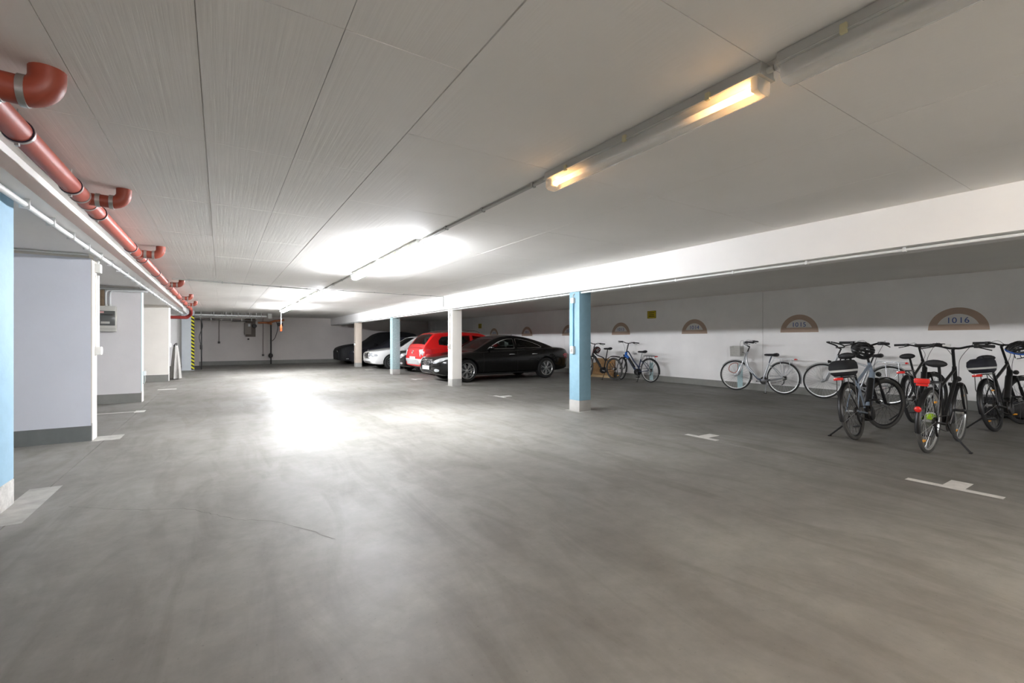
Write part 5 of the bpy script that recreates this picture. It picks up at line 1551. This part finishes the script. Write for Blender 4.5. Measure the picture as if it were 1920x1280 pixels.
# black e-bike at the right edge
bD = build_bike(dict(loc=(8.80, 1.62, 0), rz=-5, lean=-8, steer=-20, style='ebike_diamond', frame=M_BBLK, fork=M_BBLK, guard=M_BBLK, rack=M_BBLK, headlight=True, tr=0.024, wb=1.14, ht=0.19, stem=0.25, saddle=0.72,
                rim=M_RIMB, spoke=M_SPOKEB, stand=1, standx=0.05, standy=0.28, crank=60, reflectors=True, label='black electric bicycle with rack bag at the right edge of the picture'))

# bags on the racks
def rack_bag(B, label, m):
    mtx = B['M']
    e = empty('rack_bag', mtx @ Vector((-0.03, 0, B['zr'] + 0.016)), mtx.to_euler(), label, 'bag')
    rg = []
    for (z, x0, x1, w_) in ((0.0, -0.17, 0.15, 0.075), (0.03, -0.21, 0.17, 0.10), (0.10, -0.23, 0.18, 0.115), (0.16, -0.21, 0.175, 0.11), (0.195, -0.14, 0.16, 0.085), (0.20, -0.08, 0.12, 0.05)):
        r_ = []
        n = 20
        for k in range(n):
            t = 2 * math.pi * k / n
            c_, s_ = math.cos(t), math.sin(t)
            sx = math.copysign(abs(c_) ** 0.4, c_); sy = math.copysign(abs(s_) ** 0.4, s_)
            r_.append(((x0 + x1) / 2 + sx * (x1 - x0) / 2, sy * w_, z))
        rg.append(r_)
    b = MB().loft(rg).build('bag_body', m, e, 50)
    st = []
    for z in (0.055, 0.080):
        t_ = [(p[0] * 1.012, p[1] * 1.03, z) for p in [tuple(a * (1 - f_) + c_ * f_ for a, c_ in zip(rg[1][k], rg[2][k])) for k in range(20) for f_ in [(z - 0.03) / 0.07]]]
        st.append(t_)
    MB().loft(st, cap=False).build('reflective_stripe', mat('reflective_tape', 'c9cac6', 0.4), e)
    MB().tube(catmull([(-0.08, 0, 0.195), (-0.04, 0, 0.225), (0.06, 0, 0.225), (0.10, 0, 0.195)], 4), 0.008, 6).build('handle', m, e)
    return e
M_BAG = mat('black_bag_fabric', '1b1c1f', 0.8, var=0.12, vscale=12, bump=0.15, bscale=40)
M_BAGN = mat('navy_bag_fabric', '23242d', 0.8, var=0.12, vscale=12, bump=0.15, bscale=40)
rack_bag(bA, 'black rack bag with silver stripe on the blue-grey bicycle', M_BAG)
rack_bag(bD, 'dark navy rack bag with pale stripe on the bicycle at the right edge', M_BAGN)

# helmets hung on handlebars
def helmet(B, off, rot, label, mrim, sc=1.0):
    p = B['M'] @ (B['C'] + Vector(off))
    e = empty('bicycle_helmet', p, rot, label, 'helmet')
    e.scale = (sc, sc, sc)
    a_, b_, c_ = 0.14, 0.105, 0.125
    mt_ = mat('helmet_black', '161617', 0.4, var=0.05)
    for k in range(7):                                        # lengthwise ribs with open vents between
        ph = R(-78 + 26 * k)
        P = []
        for i in range(13):
            t = R(4 + 172 * i / 12)
            P.append((a_ * math.cos(t), b_ * math.sin(t) * math.sin(ph), c_ * math.sin(t) * math.cos(ph)))
        MB().tube(P, [0.012] + [0.017] * 11 + [0.012], 8).build('rib', mt_, e)
    for t0 in (55, 90, 125):
        t = R(t0)
        MB().tube([(a_ * math.cos(t), b_ * math.sin(t) * math.sin(R(q)), c_ * math.sin(t) * math.cos(R(q)) - 0.004) for q in range(-84, 85, 14)], 0.012, 8).build('bridge', mt_, e)
    MB().tube([(a_ * 1.03 * math.cos(2 * math.pi * k / 28), b_ * 1.04 * math.sin(2 * math.pi * k / 28), 0.005 + 0.008 * math.cos(4 * math.pi * k / 28)) for k in range(28)], 0.015, 8, closed=True).build('rim_band', mrim, e)
    for s in (-1, 1):
        MB().tube(catmull([(0.05, s * 0.09, 0), (0.03, s * 0.07, -0.08), (0.0, s * 0.01, -0.13)], 4), 0.006, 6).build('strap', mt_, e)
        MB().tube(catmull([(-0.07, s * 0.085, 0), (-0.02, s * 0.075, -0.07), (0.03, s * 0.07, -0.08)], 4), 0.005, 6).build('strap', mt_, e)
helmet(bA, (-0.06, 0.06, -0.07), (R(70), R(10), R(-30)), 'black helmet hung on the handlebar of the blue-grey bicycle', mat('helmet_rim_black', '1d1d1f', 0.4), 1.0)
helmet(bD, (-0.07, -0.15, -0.10), (R(25), R(-10), R(-35)), 'black helmet with blue rim hung at the right edge', mat('helmet_rim_blue', '1d4f9f', 0.4), 1.0)
helmet(mtb, (-0.12, 0.02, -0.22), (R(15), R(40), R(90)), 'grey-black helmet hung on the mountain bicycle', mat('helmet_rim_red', '5c2a28', 0.4), 0.95)

# sleeve on the down tube battery of bike A is its battery; a long black holder hangs there
# cardboard and timber leaning behind the mountain bicycle
M_CARD = mat('brown_cardboard', 'b48f62', 0.8, var=0.2, vscale=7, bump=0.1)
e = empty('cardboard_box', (11.0, 11.32, 0), (0, R(8), 0), 'flattened brown cardboard leaning behind the mountain bicycle', 'cardboard')
MB().box((-0.03, -0.45, 0), (0.0, 0.45, 0.62), 0.004).build('sheet', M_CARD, e)
MB().box((-0.065, -0.30, 0), (-0.035, 0.55, 0.45), 0.004).build('sheet', M_CARD, e)
MB().box((-0.03, -0.02, 0.02), (-0.036, 0.02, 0.6)).build('tape', mat('parcel_tape', 'c9ab7c', 0.4), e, 0)
e = empty('timber_offcut', (10.66, 11.15, 0), (0, 0, R(6)), 'pale timber offcut lying on the floor beside the cardboard', 'timber')
MB().box((0, -0.45, 0), (0.10, 0.45, 0.07), 0.004).build('plank', mat('pale_timber', 'c9ae83', 0.7, var=0.2, vscale=3, stretch=(8, 1, 8)), e)
MB().tube([(0.17, -0.4, 0.05), (0.17, 0.3, 0.05)], 0.045, 12).build('roll', M_CARD, e)
# black bag on the floor in the far right bay
e = empty('pump_crate', (10.55, 1.75, 0), (0, 0, R(8)), 'low black crate on the floor against the wall behind the right-hand bicycles', 'crate')
MB().box((-0.2, -0.35, 0.03), (0.2, 0.35, 0.30), 0.02).build('tub', M_BLACKPLASTIC, e)
MB().box((-0.22, -0.37, 0.28), (0.22, 0.37, 0.33), 0.01).build('rim', M_BLACKPLASTIC, e)
for sx in (-0.15, 0.15):
    for sy in (-0.3, 0.3):
        MB().tube([(sx, sy - 0.02, 0.03), (sx, sy + 0.02, 0.03)], 0.03, 10).build('castor', M_GRIP, e)
e = empty('safety_vest', (9.28, 2.40, 0.0), (0, 0, R(20)), 'crumpled yellow-green high-visibility cloth on the floor under the deeper black bicycle', 'vest')
rr = random.Random(9)
vs = []; fs = []
n = 9
for i in range(n):
    for j in range(n):
        u_, v_ = i / (n - 1) - 0.5, j / (n - 1) - 0.5
        vs.append((u_ * 0.30, v_ * 0.28, max(0.006, 0.10 * math.exp(-10 * (u_ * u_ + v_ * v_)) + 0.035 * math.sin(15 * u_ + 9 * v_) * (1 - abs(u_) - abs(v_) * 0.8))))
for i in range(n - 1):
    for j in range(n - 1):
        fs.append((i * n + j, i * n + j + 1, (i + 1) * n + j + 1, (i + 1) * n + j))
base = MB().add(vs, fs)
base.add([(x, y, 0.0) for x, y, z in vs], fs)
base.build('cloth', mat('hi_vis_green', 'b4e019', 0.7, var=0.1), e, 60)
MB().tube(catmull([(-0.06, -0.10, 0.03), (-0.03, -0.03, 0.10), (0.0, 0.04, 0.10), (0.03, 0.10, 0.03)], 4), 0.012, 6).build('reflective_band', mat('reflective_tape', 'c9cac6', 0.4), e)
# pale painted patches on the wall foot
for (y, z1, lab) in ((6.56, 0.62, 'pale cyan painted patch on the wall behind the silver basket bicycle'), (9.38, 0.55, 'pale cyan painted patch on the wall behind the blue bicycle')):
    o_ = boxo('wall_patch', (XW - 0.007, y - 0.07, 0.02), (XW - 0.0045, y + 0.07, z1), mat('pale_cyan_patch', 'b5d3d6', 0.6, var=0.1)); tag(o_, lab, 'paint patch')
